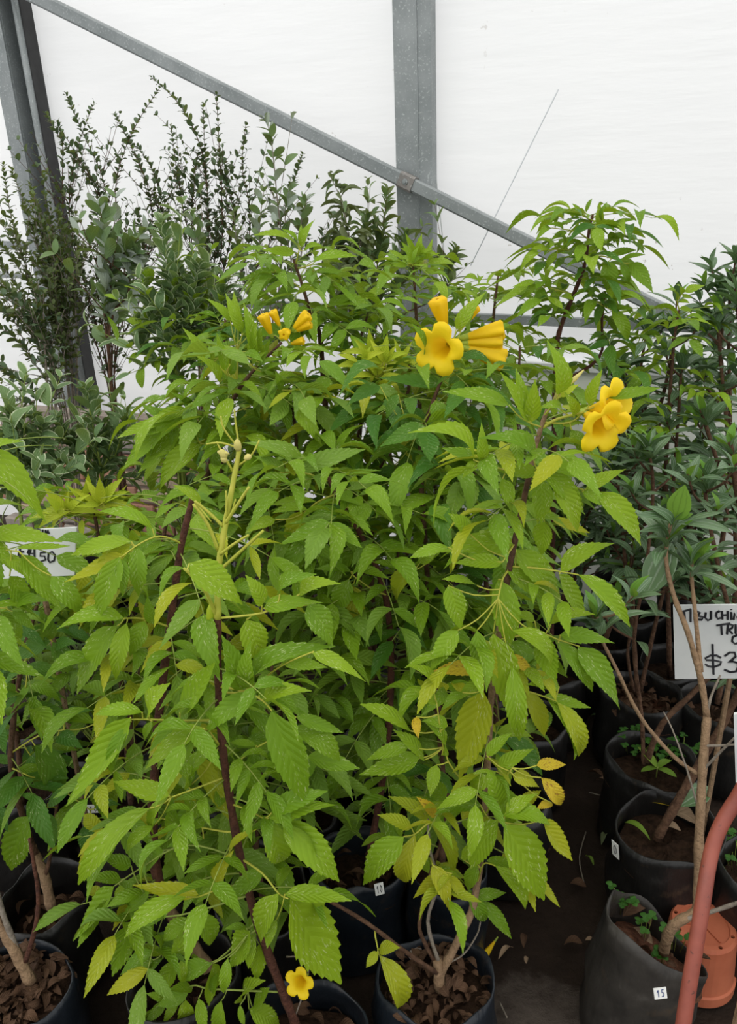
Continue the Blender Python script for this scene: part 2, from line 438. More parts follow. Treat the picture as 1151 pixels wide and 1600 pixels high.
def petalmat():
    m, nt, b, out = newmat('yellow_petal'); L = nt.links
    tc = nd(nt, 'ShaderNodeTexCoord').outputs['Object']; sx = nd(nt, 'ShaderNodeSeparateXYZ'); L.new(tc, sx.inputs[0])
    rr = mathn(nt, 'SQRT', mathn(nt, 'ADD', mathn(nt, 'POWER', sx.outputs[1], 2.0), mathn(nt, 'POWER', sx.outputs[2], 2.0)))
    ins = nd(nt, 'ShaderNodeMapRange', i_1=.12, i_2=.36); L.new(rr, ins.inputs[0])
    col = mixc(nt, ins.outputs[0], (.90, .60, .010), (.93, .70, .015))
    f = noise(nt, tc, 7, 3); col = mixc(nt, mathn(nt, 'MULTIPLY', f, .3), col, (.88, .58, .01))
    L.new(col, b.inputs['Base Color']); b.inputs['Roughness'].default_value = .5; b.inputs['Specular IOR Level'].default_value = .25
    tr = nd(nt, 'ShaderNodeBsdfTranslucent'); tr.inputs[0].default_value = (.95, .6, .02, 1)
    mx = nd(nt, 'ShaderNodeMixShader', i_0=.3); L.new(b.outputs[0], mx.inputs[1]); L.new(tr.outputs[0], mx.inputs[2]); L.new(mx.outputs[0], out.inputs[0])
    return m
M['petal'] = petalmat(); M['petalb'] = leafmat('yellow_bud', (.90, .58, .008), (.93, .66, .012), trans=.25, tcol=(.95, .6, .02), vein_amt=0)
M['calyx'] = plain('green_calyx', (.26, .36, .04), (.40, .48, .06), 20, .5, .1)
_fo = mesh('trumpet_corolla', *flower_mesh(False), M['petal']); _fc = mesh('trumpet_bud', *flower_mesh(True), M['petalb'])
_cx = mesh('calyx', *calyx_mesh(), M['calyx'])
def flower(root, rw, B, T, size=None, closed=False, fat=1.0, stalk_from=None, name=None):
    """trumpet from its base B to its mouth T"""
    x = T-B; L = x.length; x = x/L; y = x.orthogonal().normalized(); z = x.cross(y)
    o = bpy.data.objects.new(name or ('flower_bud' if closed else 'flower'), _fc if closed else _fo); COL.objects.link(o); o.parent = root
    l = B-rw; W_ = L*fat
    o.matrix_basis = Matrix(((x.x*L, y.x*W_, z.x*W_, l.x), (x.y*L, y.y*W_, z.y*W_, l.y), (x.z*L, y.z*W_, z.z*W_, l.z), (0, 0, 0, 1)))
    c = bpy.data.objects.new('calyx', _cx); COL.objects.link(c); c.parent = o
    if stalk_from is not None:
        m = MB(); m.tube(smooth_pts([stalk_from, stalk_from.lerp(B, .6)+UP*.006, B], 4), .0016, 5); m.build('flower_stalk', M['calyx'], root, smooth=True)
    return o

# ------------------------------------------------------------------ grow bags
def bagmat(name, c1, c2, rough=.38):
    m, nt, b, out = newmat(name); L = nt.links
    tc = nd(nt, 'ShaderNodeTexCoord').outputs['Object']
    f = noise(nt, tc, 9, 6, .65); col = ramp(nt, f, [(.35, c1), (.6, c2), (.78, tuple(x*1.8+.02 for x in c2))])
    d = noise(nt, tc, 23, 5, .6); dm = nd(nt, 'ShaderNodeMapRange', i_1=.58, i_2=.72); L.new(d, dm.inputs[0])
    col = mixc(nt, mathn(nt, 'MULTIPLY', dm.outputs[0], .55), col, (.07, .048, .03))
    L.new(col, b.inputs['Base Color']); b.inputs['Roughness'].default_value = rough; b.inputs['Specular IOR Level'].default_value = .4
    mp = nd(nt, 'ShaderNodeMapping'); mp.inputs['Scale'].default_value = (1, 1, .35); L.new(tc, mp.inputs[0])
    bn = nd(nt, 'ShaderNodeBump', i_Strength=.5, i_Distance=.012); L.new(noise(nt, mp.outputs[0], 22, 4), bn.inputs['Height']); L.new(bn.outputs[0], b.inputs['Normal'])
    return m
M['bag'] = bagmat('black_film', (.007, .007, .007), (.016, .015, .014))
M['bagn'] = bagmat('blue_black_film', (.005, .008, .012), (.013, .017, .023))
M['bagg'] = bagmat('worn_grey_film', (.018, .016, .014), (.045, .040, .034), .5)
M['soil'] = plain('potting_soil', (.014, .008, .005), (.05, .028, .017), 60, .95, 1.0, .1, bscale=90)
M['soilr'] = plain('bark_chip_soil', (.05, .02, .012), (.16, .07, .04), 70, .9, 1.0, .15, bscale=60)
M['tagw'] = plain('white_paper', (.72, .72, .68), (.80, .80, .77), 15, .6, .05)
M['ink'] = plain('black_marker', (.012, .012, .016), (.03, .03, .035), 40, .5, 0)
M['inkb'] = plain('blue_marker', (.02, .04, .14), (.03, .06, .2), 40, .5, 0)
def grow_bag(root, rw, c, R=.11, H=.26, soil_z=.72, mat='bag', tilt=(0, 0), seed=0, smat='soil', wob=.008, litter=0, squash=1.0, lean=(0, 0), dent=None):
    """film bag standing on the floor at c=(x,y); thickness, folded rim, soil and litter as parts. tilt slants the rim."""
    r = random.Random(seed); n = 40; V = []; F = []
    ph = [r.uniform(0, 6.28) for _ in range(6)]
    def rad(a, z):
        dn_ = 1.0 if dent is None else 1-dent[1]*max(0, math.cos(a-dent[0]))**2
        return dn_*R*(1 + wob/R*(math.sin(2*a+ph[0])*1.0+math.sin(3*a+ph[1]+z*9)*.7+math.sin(7*a+ph[2]+z*20)*.3) - .10*(1-z)**3*0 + .05*math.sin(z*7+ph[3])*(.4+.6*math.sin(a+ph[4])))
    rows = [(0, .92), (.04, 1.0), (.25, 1.02), (.5, 1.03), (.75, 1.0), (.92, 1.0), (1.0, .985)]
    def rim(a): return tilt[0]*math.cos(a)+tilt[1]*math.sin(a)+.006*math.sin(5*a+ph[5])
    for z, k in rows:
        for i in range(n):
            a = 2*math.pi*i/n; q = rad(a, z)*k; V.append((c[0]+lean[0]*(1-z)+q*math.cos(a), c[1]+lean[1]*(1-z)+q*squash*math.sin(a), z*(H+rim(a))))
    for z, k in ((1.0, .955), (.9, .965), (.7, .97)):
        for i in range(n):
            a = 2*math.pi*i/n; q = rad(a, z)*k; V.append((c[0]+q*math.cos(a), c[1]+q*squash*math.sin(a), z*(H+rim(a))))
    m = len(rows)+3
    for j in range(m-1):
        for i in range(n): F.append((j*n+i, j*n+(i+1) % n, (j+1)*n+(i+1) % n, (j+1)*n+i))
    F.append(tuple(range(n-1, -1, -1)))
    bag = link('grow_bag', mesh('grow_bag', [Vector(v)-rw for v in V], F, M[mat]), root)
    # soil
    V = [(c[0], c[1], H*soil_z+.012)]; F = []
    rings = 5
    for j in range(1, rings+1):
        for i in range(n):
            a = 2*math.pi*i/n; q = rad(a, .85)*.965*j/rings; V.append((c[0]+q*math.cos(a), c[1]+q*squash*math.sin(a), H*soil_z+(r.uniform(-.006, .008) if j < rings else -.004)+(tilt[0]*math.cos(a)+tilt[1]*math.sin(a))*.5*j/rings))
    for i in range(n): F.append((0, 1+i, 1+(i+1) % n))
    for j in range(rings-1):
        for i in range(n): F.append((1+j*n+i, 1+(j+1)*n+i, 1+(j+1)*n+(i+1) % n, 1+j*n+(i+1) % n))
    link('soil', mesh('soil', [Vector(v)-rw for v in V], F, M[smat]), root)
    if litter:
        S = Stuff()
        for k in range(litter):
            a = r.uniform(0, 6.28); q = R*.86*math.sqrt(r.random()); p = Vector((c[0]+q*math.cos(a), c[1]+q*squash*math.sin(a), H*soil_z+.012+r.uniform(0, .02)))
            b = r.uniform(0, 6.28); le = r.uniform(.014, .038)
            S.put('strap', p, p+Vector((math.cos(b)*le, math.sin(b)*le, r.uniform(-.4, .5)*le)), UP+jit(1.1), le*r.uniform(.35, .65))
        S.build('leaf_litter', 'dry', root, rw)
    return bag
def strokes(lines, p0, ax, ay, off, r):
    """pen strokes as thin raised ribbons; lines in (u,v) along ax, ay"""
    m = MB(); nrm = ax.normalized().cross(ay.normalized())
    for ln in lines:
        pts = [p0+ax*u+ay*v+nrm*off for u, v in ln]
        m.tube(pts, r, 5)
    return m
DIG = {'1': [[(.15, .7), (.5, 1), (.5, 0)]], '0': [[(.5, 1), (.15, .75), (.1, .3), (.45, 0), (.8, .25), (.85, .7), (.5, 1)]], '5': [[(.8, 1), (.25, 1), (.2, .55), (.6, .6), (.8, .3), (.5, 0), (.15, .08)]],
       '9': [[(.8, .75), (.5, 1), (.2, .75), (.45, .5), (.8, .75), (.7, 0)]], '6': [[(.7, 1), (.25, .5), (.25, .1), (.6, 0), (.8, .25), (.55, .5), (.25, .35)]]}
def paper_tag(bag, pw, c, ax, ay, w_, h_, txt, ink='ink'):
    """small price tag: c = centre, ax/ay unit directions on the bag's side"""
    nrm = ax.cross(ay).normalized(); m = MB(); m.box(c+nrm*.002, ax, ay, nrm, w_/2, h_/2, .0006)
    t = m.build('price_tag', M['tagw'], bag)
    # digits drawn as raised pen strokes on the same tag
    k = len(txt); mm = MB()
    for i, ch in enumerate(txt):
        for ln in DIG[ch]:
            mm.tube([c+nrm*.003+ax*((-.36+.72*(i+.15+u*.7)/k)*w_)+ay*((v-.5)*.62*h_) for u, v in ln], min(w_, h_)*.045, 4)
    base = len(t.data.vertices)
    bm = bmesh.new(); bm.from_mesh(t.data)
    t.data.materials.append(M[ink])
    vv = [bm.verts.new(v-parent_world(bag)) for v in mm.v]
    for f in mm.f:
        nf = bm.faces.new([vv[i] for i in f]); nf.material_index = 1
    bm.to_mesh(t.data); bm.free()
    return t
# ------------------------------------------------------------------ the setting
YAW = math.radians(20); WD = 3.4
WN = Vector((math.sin(YAW), math.cos(YAW), 0)); WT = Vector((math.cos(YAW), -math.sin(YAW), 0)); W0 = Vector((0, WD, 0))
def WP(px, py, off=0.0):               # point of the back wall plane (moved off towards the camera) seen at this pixel
    return PLANE(px, py, W0-WN*off, WN)
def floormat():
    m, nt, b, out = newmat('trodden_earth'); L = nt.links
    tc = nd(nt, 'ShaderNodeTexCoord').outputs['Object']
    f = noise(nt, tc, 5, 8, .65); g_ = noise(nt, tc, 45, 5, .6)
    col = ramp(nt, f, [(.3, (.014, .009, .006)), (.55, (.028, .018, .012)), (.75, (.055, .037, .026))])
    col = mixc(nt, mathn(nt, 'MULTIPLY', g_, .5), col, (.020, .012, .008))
    # a patch of old concrete shows through the earth in the path
    cp = PZ(850, 1600, 0); sb = nd(nt, 'ShaderNodeVectorMath', operation='DISTANCE'); sb.inputs[1].default_value = (cp.x, cp.y-.02, 0); L.new(tc, sb.inputs[0])
    dd = mathn(nt, 'ADD', sb.outputs['Value'], mathn(nt, 'MULTIPLY', mathn(nt, 'SUBTRACT', noise(nt, tc, 11, 6, .65), .5), .16))
    pm = nd(nt, 'ShaderNodeMapRange', i_1=.115, i_2=.15, i_3=1.0, i_4=0.0); L.new(dd, pm.inputs[0])
    cc = ramp(nt, noise(nt, tc, 16, 8, .7), [(.3, (.045, .034, .027)), (.7, (.12, .097, .08))])
    col = mixc(nt, mathn(nt, 'MULTIPLY', pm.outputs[0], .85), col, cc)
    L.new(col, b.inputs['Base Color']); b.inputs['Roughness'].default_value = .9; b.inputs['Specular IOR Level'].default_value = .2
    bn = nd(nt, 'ShaderNodeBump', i_Strength=.8, i_Distance=.02); L.new(noise(nt, tc, 30, 8, .65), bn.inputs['Height']); L.new(bn.outputs[0], b.inputs['Normal'])
    return m
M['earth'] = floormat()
V = []; F = []; NX = 90
for j in range(NX+1):
    for i in range(NX+1):
        x = -5+10*i/NX; y = -2.5+8.5*j/NX
        V.append((x, y, .010*math.sin(x*7+y*3)*math.sin(y*9-x*2)+rng.uniform(-.004, .004) - .012))
for j in range(NX):
    for i in range(NX): a = j*(NX+1)+i; F.append((a, a+1, a+NX+2, a+NX+1))
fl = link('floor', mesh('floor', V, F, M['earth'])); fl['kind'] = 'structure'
def sheetmat():
    m, nt, b, out = newmat('white_greenhouse_film'); L = nt.links
    tc = nd(nt, 'ShaderNodeTexCoord').outputs['Object']
    mp = nd(nt, 'ShaderNodeMapping'); mp.inputs['Scale'].default_value = (.8, .8, 5.0); L.new(tc, mp.inputs[0])
    f = noise(nt, mp.outputs[0], 1.6, 5, .6); col = ramp(nt, f, [(.3, (.915, .915, .91)), (.8, (.94, .937, .928))])
    d = noise(nt, tc, 24, 4, .6); dm = nd(nt, 'ShaderNodeMapRange', i_1=.68, i_2=.71); L.new(d, dm.inputs[0])
    mp2 = nd(nt, 'ShaderNodeMapping'); mp2.inputs['Scale'].default_value = (1, 1, 3.0); L.new(tc, mp2.inputs[0])
    e = noise(nt, mp2.outputs[0], 1.1, 2, .5); em = nd(nt, 'ShaderNodeMapRange', i_1=.5, i_2=.62); L.new(e, em.inputs[0])
    col = mixc(nt, mathn(nt, 'MULTIPLY', dm.outputs[0], mathn(nt, 'MULTIPLY', em.outputs[0], .75)), col, (.36, .31, .24))
    L.new(col, b.inputs['Base Color']); b.inputs['Roughness'].default_value = .55; b.inputs['Specular IOR Level'].default_value = .15
    tr = nd(nt, 'ShaderNodeBsdfTranslucent'); L.new(col, tr.inputs[0])
    bn = nd(nt, 'ShaderNodeBump', i_Strength=.25, i_Distance=.02); L.new(noise(nt, mp.outputs[0], 4, 4), bn.inputs['Height']); L.new(bn.outputs[0], b.inputs['Normal'])
    mx = nd(nt, 'ShaderNodeMixShader', i_0=.55); L.new(b.outputs[0], mx.inputs[1]); L.new(tr.outputs[0], mx.inputs[2]); L.new(mx.outputs[0], out.inputs[0])
    return m
M['film'] = sheetmat()
V = []; F = []; NA, NZ = 120, 60
for j in range(NZ+1):
    for i in range(NA+1):
        a = -4.2+7.6*i/NA; z = .02+4.3*j/NZ
        q = W0+WT*a + WN*(.012*math.sin(a*3+z*1.3)+.006*math.sin(a*11+z*4)+.05)
        V.append((q.x, q.y, z))
for j in range(NZ):
    for i in range(NA): a = j*(NA+1)+i; F.append((a, a+1, a+NA+2, a+NA+1))
wb = link('wall_back', mesh('wall_back', V, F, M['film'])); wb['kind'] = 'structure'
# pale rendered kerb under the film
M['kerb'] = plain('limewashed_kerb', (.62, .65, .56), (.78, .80, .74), 5, .85, .3)
kz = WP(950, 583).z
m = MB(); q = W0+WT*(1.75)+WN*.055; m.box((q.x, q.y, kz/2), WT, WN, UP, 1.5, .03, kz/2)
o = m.build('wall_kerb', M['kerb']); o['kind'] = 'structure'
m = MB(); q = W0+WT*(1.75)+WN*.05; m.box((q.x, q.y, kz+.012), WT, WN, UP, 1.5, .045, .014)
M['fold'] = plain('film_hem', (.55, .57, .56), (.70, .71, .70), 8, .6, .2)
o = m.build('trim_1', M['fold']); o['kind'] = 'structure'; o['label'] = 'grey hem of the film along the kerb top'

# galvanised steel
def galv(name, c1, c2):
    m, nt, b, out = newmat(name); L = nt.links
    tc = nd(nt, 'ShaderNodeTexCoord').outputs['Object']
    f = noise(nt, tc, 7, 5, .6); s_ = noise(nt, tc, 130, 3, .6); sm = nd(nt, 'ShaderNodeMapRange', i_1=.58, i_2=.70); L.new(s_, sm.inputs[0])
    col = ramp(nt, f, [(.3, c1), (.7, c2)]); col = mixc(nt, mathn(nt, 'MULTIPLY', sm.outputs[0], .55), col, (.55, .58, .57))
    L.new(col, b.inputs['Base Color']); b.inputs['Roughness'].default_value = .5; b.inputs['Metallic'].default_value = .25
    bn = nd(nt, 'ShaderNodeBump', i_Strength=.2, i_Distance=.004); L.new(f, bn.inputs['Height']); L.new(bn.outputs[0], b.inputs['Normal'])
    return m
M['galv'] = galv('galvanised_steel', (.18, .20, .20), (.28, .30, .30))
M['slot'] = plain('black_edge_strip', (.02, .02, .02), (.04, .04, .04), 10, .6, .1)
def extrude_poly(m, prof, A, B, ax, ay):
    n = len(prof); V = [A+ax*x+ay*y for x, y in prof]+[B+ax*x+ay*y for x, y in prof]
    m.add(V, [(i, (i+1) % n, (i+1) % n+n, i+n) for i in range(n)]+[tuple(range(n-1, -1, -1)), tuple(range(n, 2*n))])
def upr(pxt, pyt, pxb, pyb, off):      # axis of an upright through two pixels of the wall plane, run to floor and eaves
    a = WP(pxt, pyt, off); b = WP(pxb, pyb, off); d = (a-b).normalized(); return b+d*((0-b.z)/d.z), b+d*((3.6-b.z)/d.z)
# middle post: C channel with its web to the viewer's left and a lipped flange to the right
b0, t0 = upr(638, 0, 645, 390, .05)
rt = thing('steel_post', 'galvanised grey steel channel post carrying the brace joint', 'post', b0, 'greenhouse frame posts')
m = MB(); extrude_poly(m, [(-.047, -.05), (.043, -.05), (.043, -.045), (-.042, -.045), (-.042, .045), (-.047, .045)], b0, t0, WT, WN); m.build('web', M['galv'], rt)
m = MB(); extrude_poly(m, [(.043, -.04), (.088, -.02), (.088, .05), (.083, .05), (.083, -.015), (.043, -.035)], b0, t0, WT, WN); m.build('flange', M['galv'], rt)
m = MB(); extrude_poly(m, [(.0385, -.051), (.0435, -.051), (.0435, .04), (.0385, .04)], b0, t0, WT, WN); m.build('channel_edge', M['galv'], rt)
# left post: wider channel, open dark slot, rolled lip
b1, t1 = upr(13, 0, 73, 330, .05)
rt1 = thing('steel_post', 'galvanised steel post with an open dark slot beside the bushy shrub', 'post', b1, 'greenhouse frame posts')
m = MB(); extrude_poly(m, [(-.10, -.05), (-.025, -.05), (-.025, -.045), (-.095, -.045), (-.095, .05), (-.10, .05)], b1, t1, WT, WN); m.build('web', M['galv'], rt1)
m = MB(); extrude_poly(m, [(-.025, -.055), (-.016, -.055), (-.016, .04), (-.025, .04)], b1, t1, WT, WN); m.build('flange', M['galv'], rt1)
m = MB(); extrude_poly(m, [(-.016, -.045), (-.013, -.045), (-.013, .037), (.037, .037), (.037, -.015), (.040, -.015), (.040, .040), (-.016, .040)], b1, t1, WT, WN); m.build('slot', M['galv'], rt1)
m = MB(); m.tube([b1+WT*.052-WN*.02, t1+WT*.052-WN*.02], .017, 12); m.build('rolled_lip', M['galv'], rt1, smooth=True)
m = MB(); extrude_poly(m, [(.064, -.02), (.075, -.02), (.075, .05), (.064, .05)], b1, t1, WT, WN); m.build('edge_strip', M['slot'], rt1)  # narrow black strip along the right side of the rolled lip
# diagonal brace: square tube, two lengths joined at the post
br0 = WP(-60, -62, .14); brj = WP(645, 289, .14); br1 = WP(1120, 527, .14)
rb = thing('diagonal_brace', 'galvanised square tube brace running slantwise across the white film', 'brace', brj)
d = (br1-br0).normalized(); pn = d.cross(WN).normalized()
if pn.z < 0: pn = -pn
bw = .026
def bevsq(h, k=.25): 
    c = h*k; return [(-h+c, -h), (h-c, -h), (h, -h+c), (h, h-c), (h-c, h), (-h+c, h), (-h, h-c), (-h, -h+c)]
m = MB(); extrude_poly(m, bevsq(bw), br0, brj, pn, WN); m.build('upper_tube', M['galv'], rb)
m = MB(); extrude_poly(m, bevsq(bw*.92), brj, br1, pn, WN); m.build('lower_tube', M['galv'], rb)
M['rustg'] = galv('weathered_clamp', (.16, .15, .14), (.25, .23, .21))
m = MB(); extrude_poly(m, bevsq(bw*1.12), brj-d*.055, brj+d*.005, pn, WN); m.build('joint_clamp', M['rustg'], rb)
bc = brj-d*.025-WN*(bw*1.12)
m = MB(); m.tube([bc, bc-WN*.004, bc-WN*.0045], [.011, .011, .006], 10); m.tube([bc, bc-WN*.010], .006, 6)
m.build('bolt', M['galv'], rb)
# horizontal rails
def rail(name, pa, pb, off, h, label):
    a = WP(*pa, off); b = WP(*pb, off); o = thing(name, label, 'rail', (a+b)/2, 'horizontal frame rails'); dd = (b-a).normalized(); un = dd.cross(WN).normalized()
    m = MB(); extrude_poly(m, bevsq(h/2, .12), a, b, un, WN); m.build('tube', M['galv'], o); m = MB()
    m.box(a+dd*.01, dd, un, WN, .004, h*.6, h*.6); m.build('end_plate', M['galv'], o)
rail('frame_rail', (665, 493), (1330, 522), .04, .036, 'grey steel rail at waist height right of the middle post')
rail('frame_rail', (95, 456), (622, 488), .04, .034, 'grey steel rail behind the dark shrubs between the two posts')
rail('frame_rail', (-120, 376), (40, 384), .04, .036, 'upper grey rail ending at the slotted post')
rail('frame_rail', (-120, 426), (48, 432), .04, .020, 'thin lower rail ending at the slotted post')
m = MB(); m.tube(smooth_pts([WP(673, -40, .0), WP(675, 150, .0), WP(680, 260, .0), WP(690, 360, .0), WP(700, 450, .0)], 4), .0022, 5)
o = m.build('trim_2', M['fold']); o['kind'] = 'structure'; o['label'] = 'thin curved film seam beside the middle post'
# cord outside
m = MB(); ca, cb_ = WP(735, 415, .02), WP(872, 140, .02); m.tube([ca, ca.lerp(cb_, .5)+WN*.002, cb_], .0022, 6)
M['cord'] = plain('pale_cord', (.55, .58, .60), (.64, .66, .68), 50, .7, .1)
tag(m.build('cord', M['cord'], None, origin=(ca+cb_)/2), 'thin pale cord stretched slantwise against the white film', 'cord')
# low broken brick wall at the foot of the film on the left
BM = [plain('brick_'+n, a, b, 25, .9, .6) for n, a, b in (('red', (.30, .15, .10), (.42, .23, .16)), ('buff', (.36, .27, .19), (.46, .36, .27)), ('grey', (.26, .22, .19), (.36, .32, .28)))]
c0 = WP(170, 700, .32); bz = WP(170, 622, .3).z
rw_ = thing('low_brick_wall', 'low rough wall of red and buff bricks behind the shrubs', 'wall', (c0.x, c0.y, 0))
M['mortar'] = plain('old_mortar', (.22, .18, .15), (.32, .27, .23), 30, .95, .5)
m = MB(); m.box((c0.x, c0.y, bz*.46), WT, WN, UP, .54, .05, bz*.46); m.build('mortar_core', M['mortar'], rw_)
bx = MB(); rowh = .078; nrow = int(bz/rowh)
base_me = {}
for j in range(nrow):
    for i in range(7):
        if j == nrow-1 and i in (1, 4, 5): continue
        cx = -.56+.185*i+(.09 if j % 2 else 0)
        if cx > .5: continue
        p = Vector((c0.x, c0.y, 0))+WT*cx-WN*(.03+rng.uniform(0, .012))+UP*(rowh*(j+.5))
        k = rng.choice((0, 0, 1, 1, 2))
        if k not in base_me:
            bm = bmesh.new(); bmesh.ops.create_cube(bm, size=1.0)
            for v in bm.verts: v.co = WT*(v.co.x*.172)+WN*(v.co.y*.075)+UP*(v.co.z*.064)
            bmesh.ops.bevel(bm, geom=list(bm.edges), offset=.006, segments=1, affect='EDGES')
            me = bpy.data.meshes.new('brick'); bm.to_mesh(me); bm.free(); me.materials.append(BM[k]); base_me[k] = me
        o = link('brick', base_me[k], rw_, p-rw_.location); o.rotation_euler = (rng.uniform(-.03, .03), rng.uniform(-.03, .03), rng.uniform(-.04, .04))
# ------------------------------------------------------------------ trumpet bushes (yellow elder) in grow bags
GT = 'yellow trumpet bushes in grow bags'
def bagged(name, label, cat, c, group, R=.11, H=.26, **kw):
    pl = Plant(name, label, cat, (c[0], c[1], 0), group)
    pl.bag = grow_bag(pl.root, pl.w, c, R, H, **kw); pl.c = c; pl.H = H; pl.R = R
    return pl
def rimc(px, py, z=.26):
    q = PZ(px, py, z); return (q.x, q.y)
# ---- A: the tall bush in front, bare seed head
A = bagged('trumpet_bush', 'tall trumpet bush with a bare yellow-green seed head and brown front stem', 'plant', rimc(468, 1612), GT, R=.112, mat='bagn', seed=1, litter=40)
sA = A.stem([(464, 1606, .985), (440, 1545, .985), (405, 1450, .99), (378, 1350, 1.0), (358, 1240, 1.02), (345, 1140, 1.04), (341, 1060, 1.05), (340, 965, 1.06)], .0088, .0058, 'barkd')
sA2 = A.stem([(340, 967, 1.06), (341, 895, 1.07), (350, 830, 1.08), (362, 765, 1.09), (373, 705, 1.10), (372, 690, 1.10)], .0058, .003, 'rach', 'flower_stem')
for pts, r in (([(341, 893, 1.07), (375, 862, 1.06), (411, 829, 1.05)], .0032), ([(344, 866, 1.07), (365, 850, 1.06), (388, 836, 1.05)], .0028), ([(352, 818, 1.08), (370, 790, 1.07), (389, 761, 1.06)], .003),
               ([(341, 860, 1.075), (325, 820, 1.07), (302, 788, 1.06)], .0032), ([(348, 822, 1.08), (325, 800, 1.075), (304, 783, 1.07)], .003), ([(353, 810, 1.08), (354, 785, 1.08), (353, 767, 1.08)], .002),
               ([(371, 728, 1.10), (392, 712, 1.09), (405, 688, 1.09)], .0018), ([(366, 740, 1.10), (352, 716, 1.09), (338, 690, 1.09)], .002), ([(372, 700, 1.10), (345, 692, 1.09), (322, 694, 1.09)], .0018), ([(373, 695, 1.1), (368, 660, 1.1), (366, 640, 1.1)], .0018),
               ([(352, 820, 1.08), (362, 800, 1.08), (368, 780, 1.08)], .002), ([(338, 962, 1.06), (318, 920, 1.05), (287, 888, 1.04)], .0032), ([(372, 700, 1.1), (350, 670, 1.09), (345, 650, 1.09)], .0016)):
    A.stem(pts, r, r*.7, 'rach', 'seed_stalk', 5, keep=False)
M['pod'] = plain('pale_seed_pod', (.50, .45, .12), (.62, .55, .18), 30, .6, .1)
for (x0, y0, x1, y1, r) in ((352, 716, 345, 702, .006), (372, 704, 370, 686, .006), (392, 712, 381, 717, .005), (352, 722, 347, 712, .005), (340, 706, 358, 709, .004), (331, 978, 330, 940, .009)):
    a, b = P(x0, y0, 1.07), P(x1, y1, 1.065); m = MB(); m.tube([a, a.lerp(b, .3), a.lerp(b, .7), b], [r*.5, r, r*.85, r*.2], 7); m.build('bud', M['pod'] if y0 < 900 else M['n'], A.root, smooth=True)
H = A.hero
H([(342, 1073), (381, 1080), (409, 1094), (424, 1110)], [(424, 1110, 481, 1258, 'g', .30), (405, 1087, 319, 1149, 'g', .34), (411, 1092, 488, 1080, 'l'), (378, 1078, 346, 992, 'g', .4), (386, 1076, 392, 1000, 'g')], dy=-.07)
H([(381, 1080), (440, 1040), (490, 1018)], [(388, 1075, 525, 1010, 'g', .26), (488, 1020, 572, 1066, 'l', .26), (440, 1036, 512, 1043, 'l', .3)], dy=-.06)
H([(341, 966), (409, 958), (434, 943)], [(412, 950, 505, 942, 'l', .27), (437, 928, 495, 897, 'g'), (468, 928, 533, 912, 'l'), (409, 946, 383, 898, 'l', .5), (385, 968, 407, 1038, 'l', .55), (480, 945, 520, 1010, 'g', .5)], dy=-.03)
H([(338, 962), (318, 920), (292, 890)], [(296, 880, 379, 945, 'l', .48), (340, 960, 318, 1000, 'g')], dy=-.05)
H([(340, 1125), (281, 1126), (233, 1124), (203, 1124)], [(204, 1121, 106, 1256, 'l', .27), (222, 1113, 148, 1117, 'l', .34), (233, 1118, 266, 1067, 'l', .5), (281, 1113, 336, 1035, 'l', .34), (238, 1127, 226, 1158, 'g'), (205, 1128, 175, 1210, 'g', .25)], dy=-.05)
H([(343, 1165), (325, 1140)], [(318, 1138, 226, 1203, 'l', .34), (300, 1225, 341, 1165, 'l', .4), (300, 1140, 290, 1190, 'g')], dy=-.05)
H([(350, 1215), (310, 1230), (267, 1246)], [(264, 1243, 176, 1221, 'l', .36), (234, 1263, 122, 1383, 'l', .27), (263, 1244, 242, 1307, 'l', .3), (295, 1230, 245, 1185, 'g'), (240, 1290, 198, 1332, 'l', .34), (300, 1232, 330, 1270, 'g')], dy=-.04)
H([(358, 1300), (316, 1293), (253, 1279)], [(316, 1293, 286, 1243, 'g'), (280, 1288, 270, 1240, 'g'), (318, 1310, 260, 1325, 'g'), (253, 1279, 230, 1300, 'g')], dy=.03)
H([(365, 1385), (344, 1388), (310, 1401), (293, 1401)], [(310, 1398, 206, 1383, 'y', .27), (291, 1401, 194, 1467, 'l', .26), (344, 1387, 365, 1328, 'y', .28)], dy=-.06)
H([(345, 1387), (350, 1350), (362, 1325)], [(358, 1328, 401, 1296, 'y', .24)], dy=-.03)
H([(377, 1342), (410, 1365), (435, 1396), (450, 1404)], [(411, 1362, 345, 1409, 'g', .42), (435, 1396, 408, 1475, 'l', .36), (453, 1404, 533, 1538, 'l', .40), (445, 1397, 550, 1408, 'l', .3), (432, 1437, 417, 1483, 'l', .4)], dy=-.06)
H([(363, 1257), (395, 1270), (412, 1279)], [(412, 1279, 438, 1347, 'l', .4), (440, 1281, 530, 1378, 'l', .34), (420, 1278, 525, 1258, 'l', .32), (424, 1270, 512, 1236, 'g', .36)], dy=-.04)
H([(354, 1208), (390, 1175), (434, 1150)], [(460, 1135, 531, 1190, 'g', .4), (462, 1120, 536, 1145, 'g', .3), (480, 1182, 562, 1201, 'g', .4), (438, 1155, 439, 1222, 'g', .34), (400, 1165, 358, 1160, 'g'), (395, 1175, 400, 1230, 'g', .5), (360, 1200, 420, 1230, 'g', .5)], dy=.02)
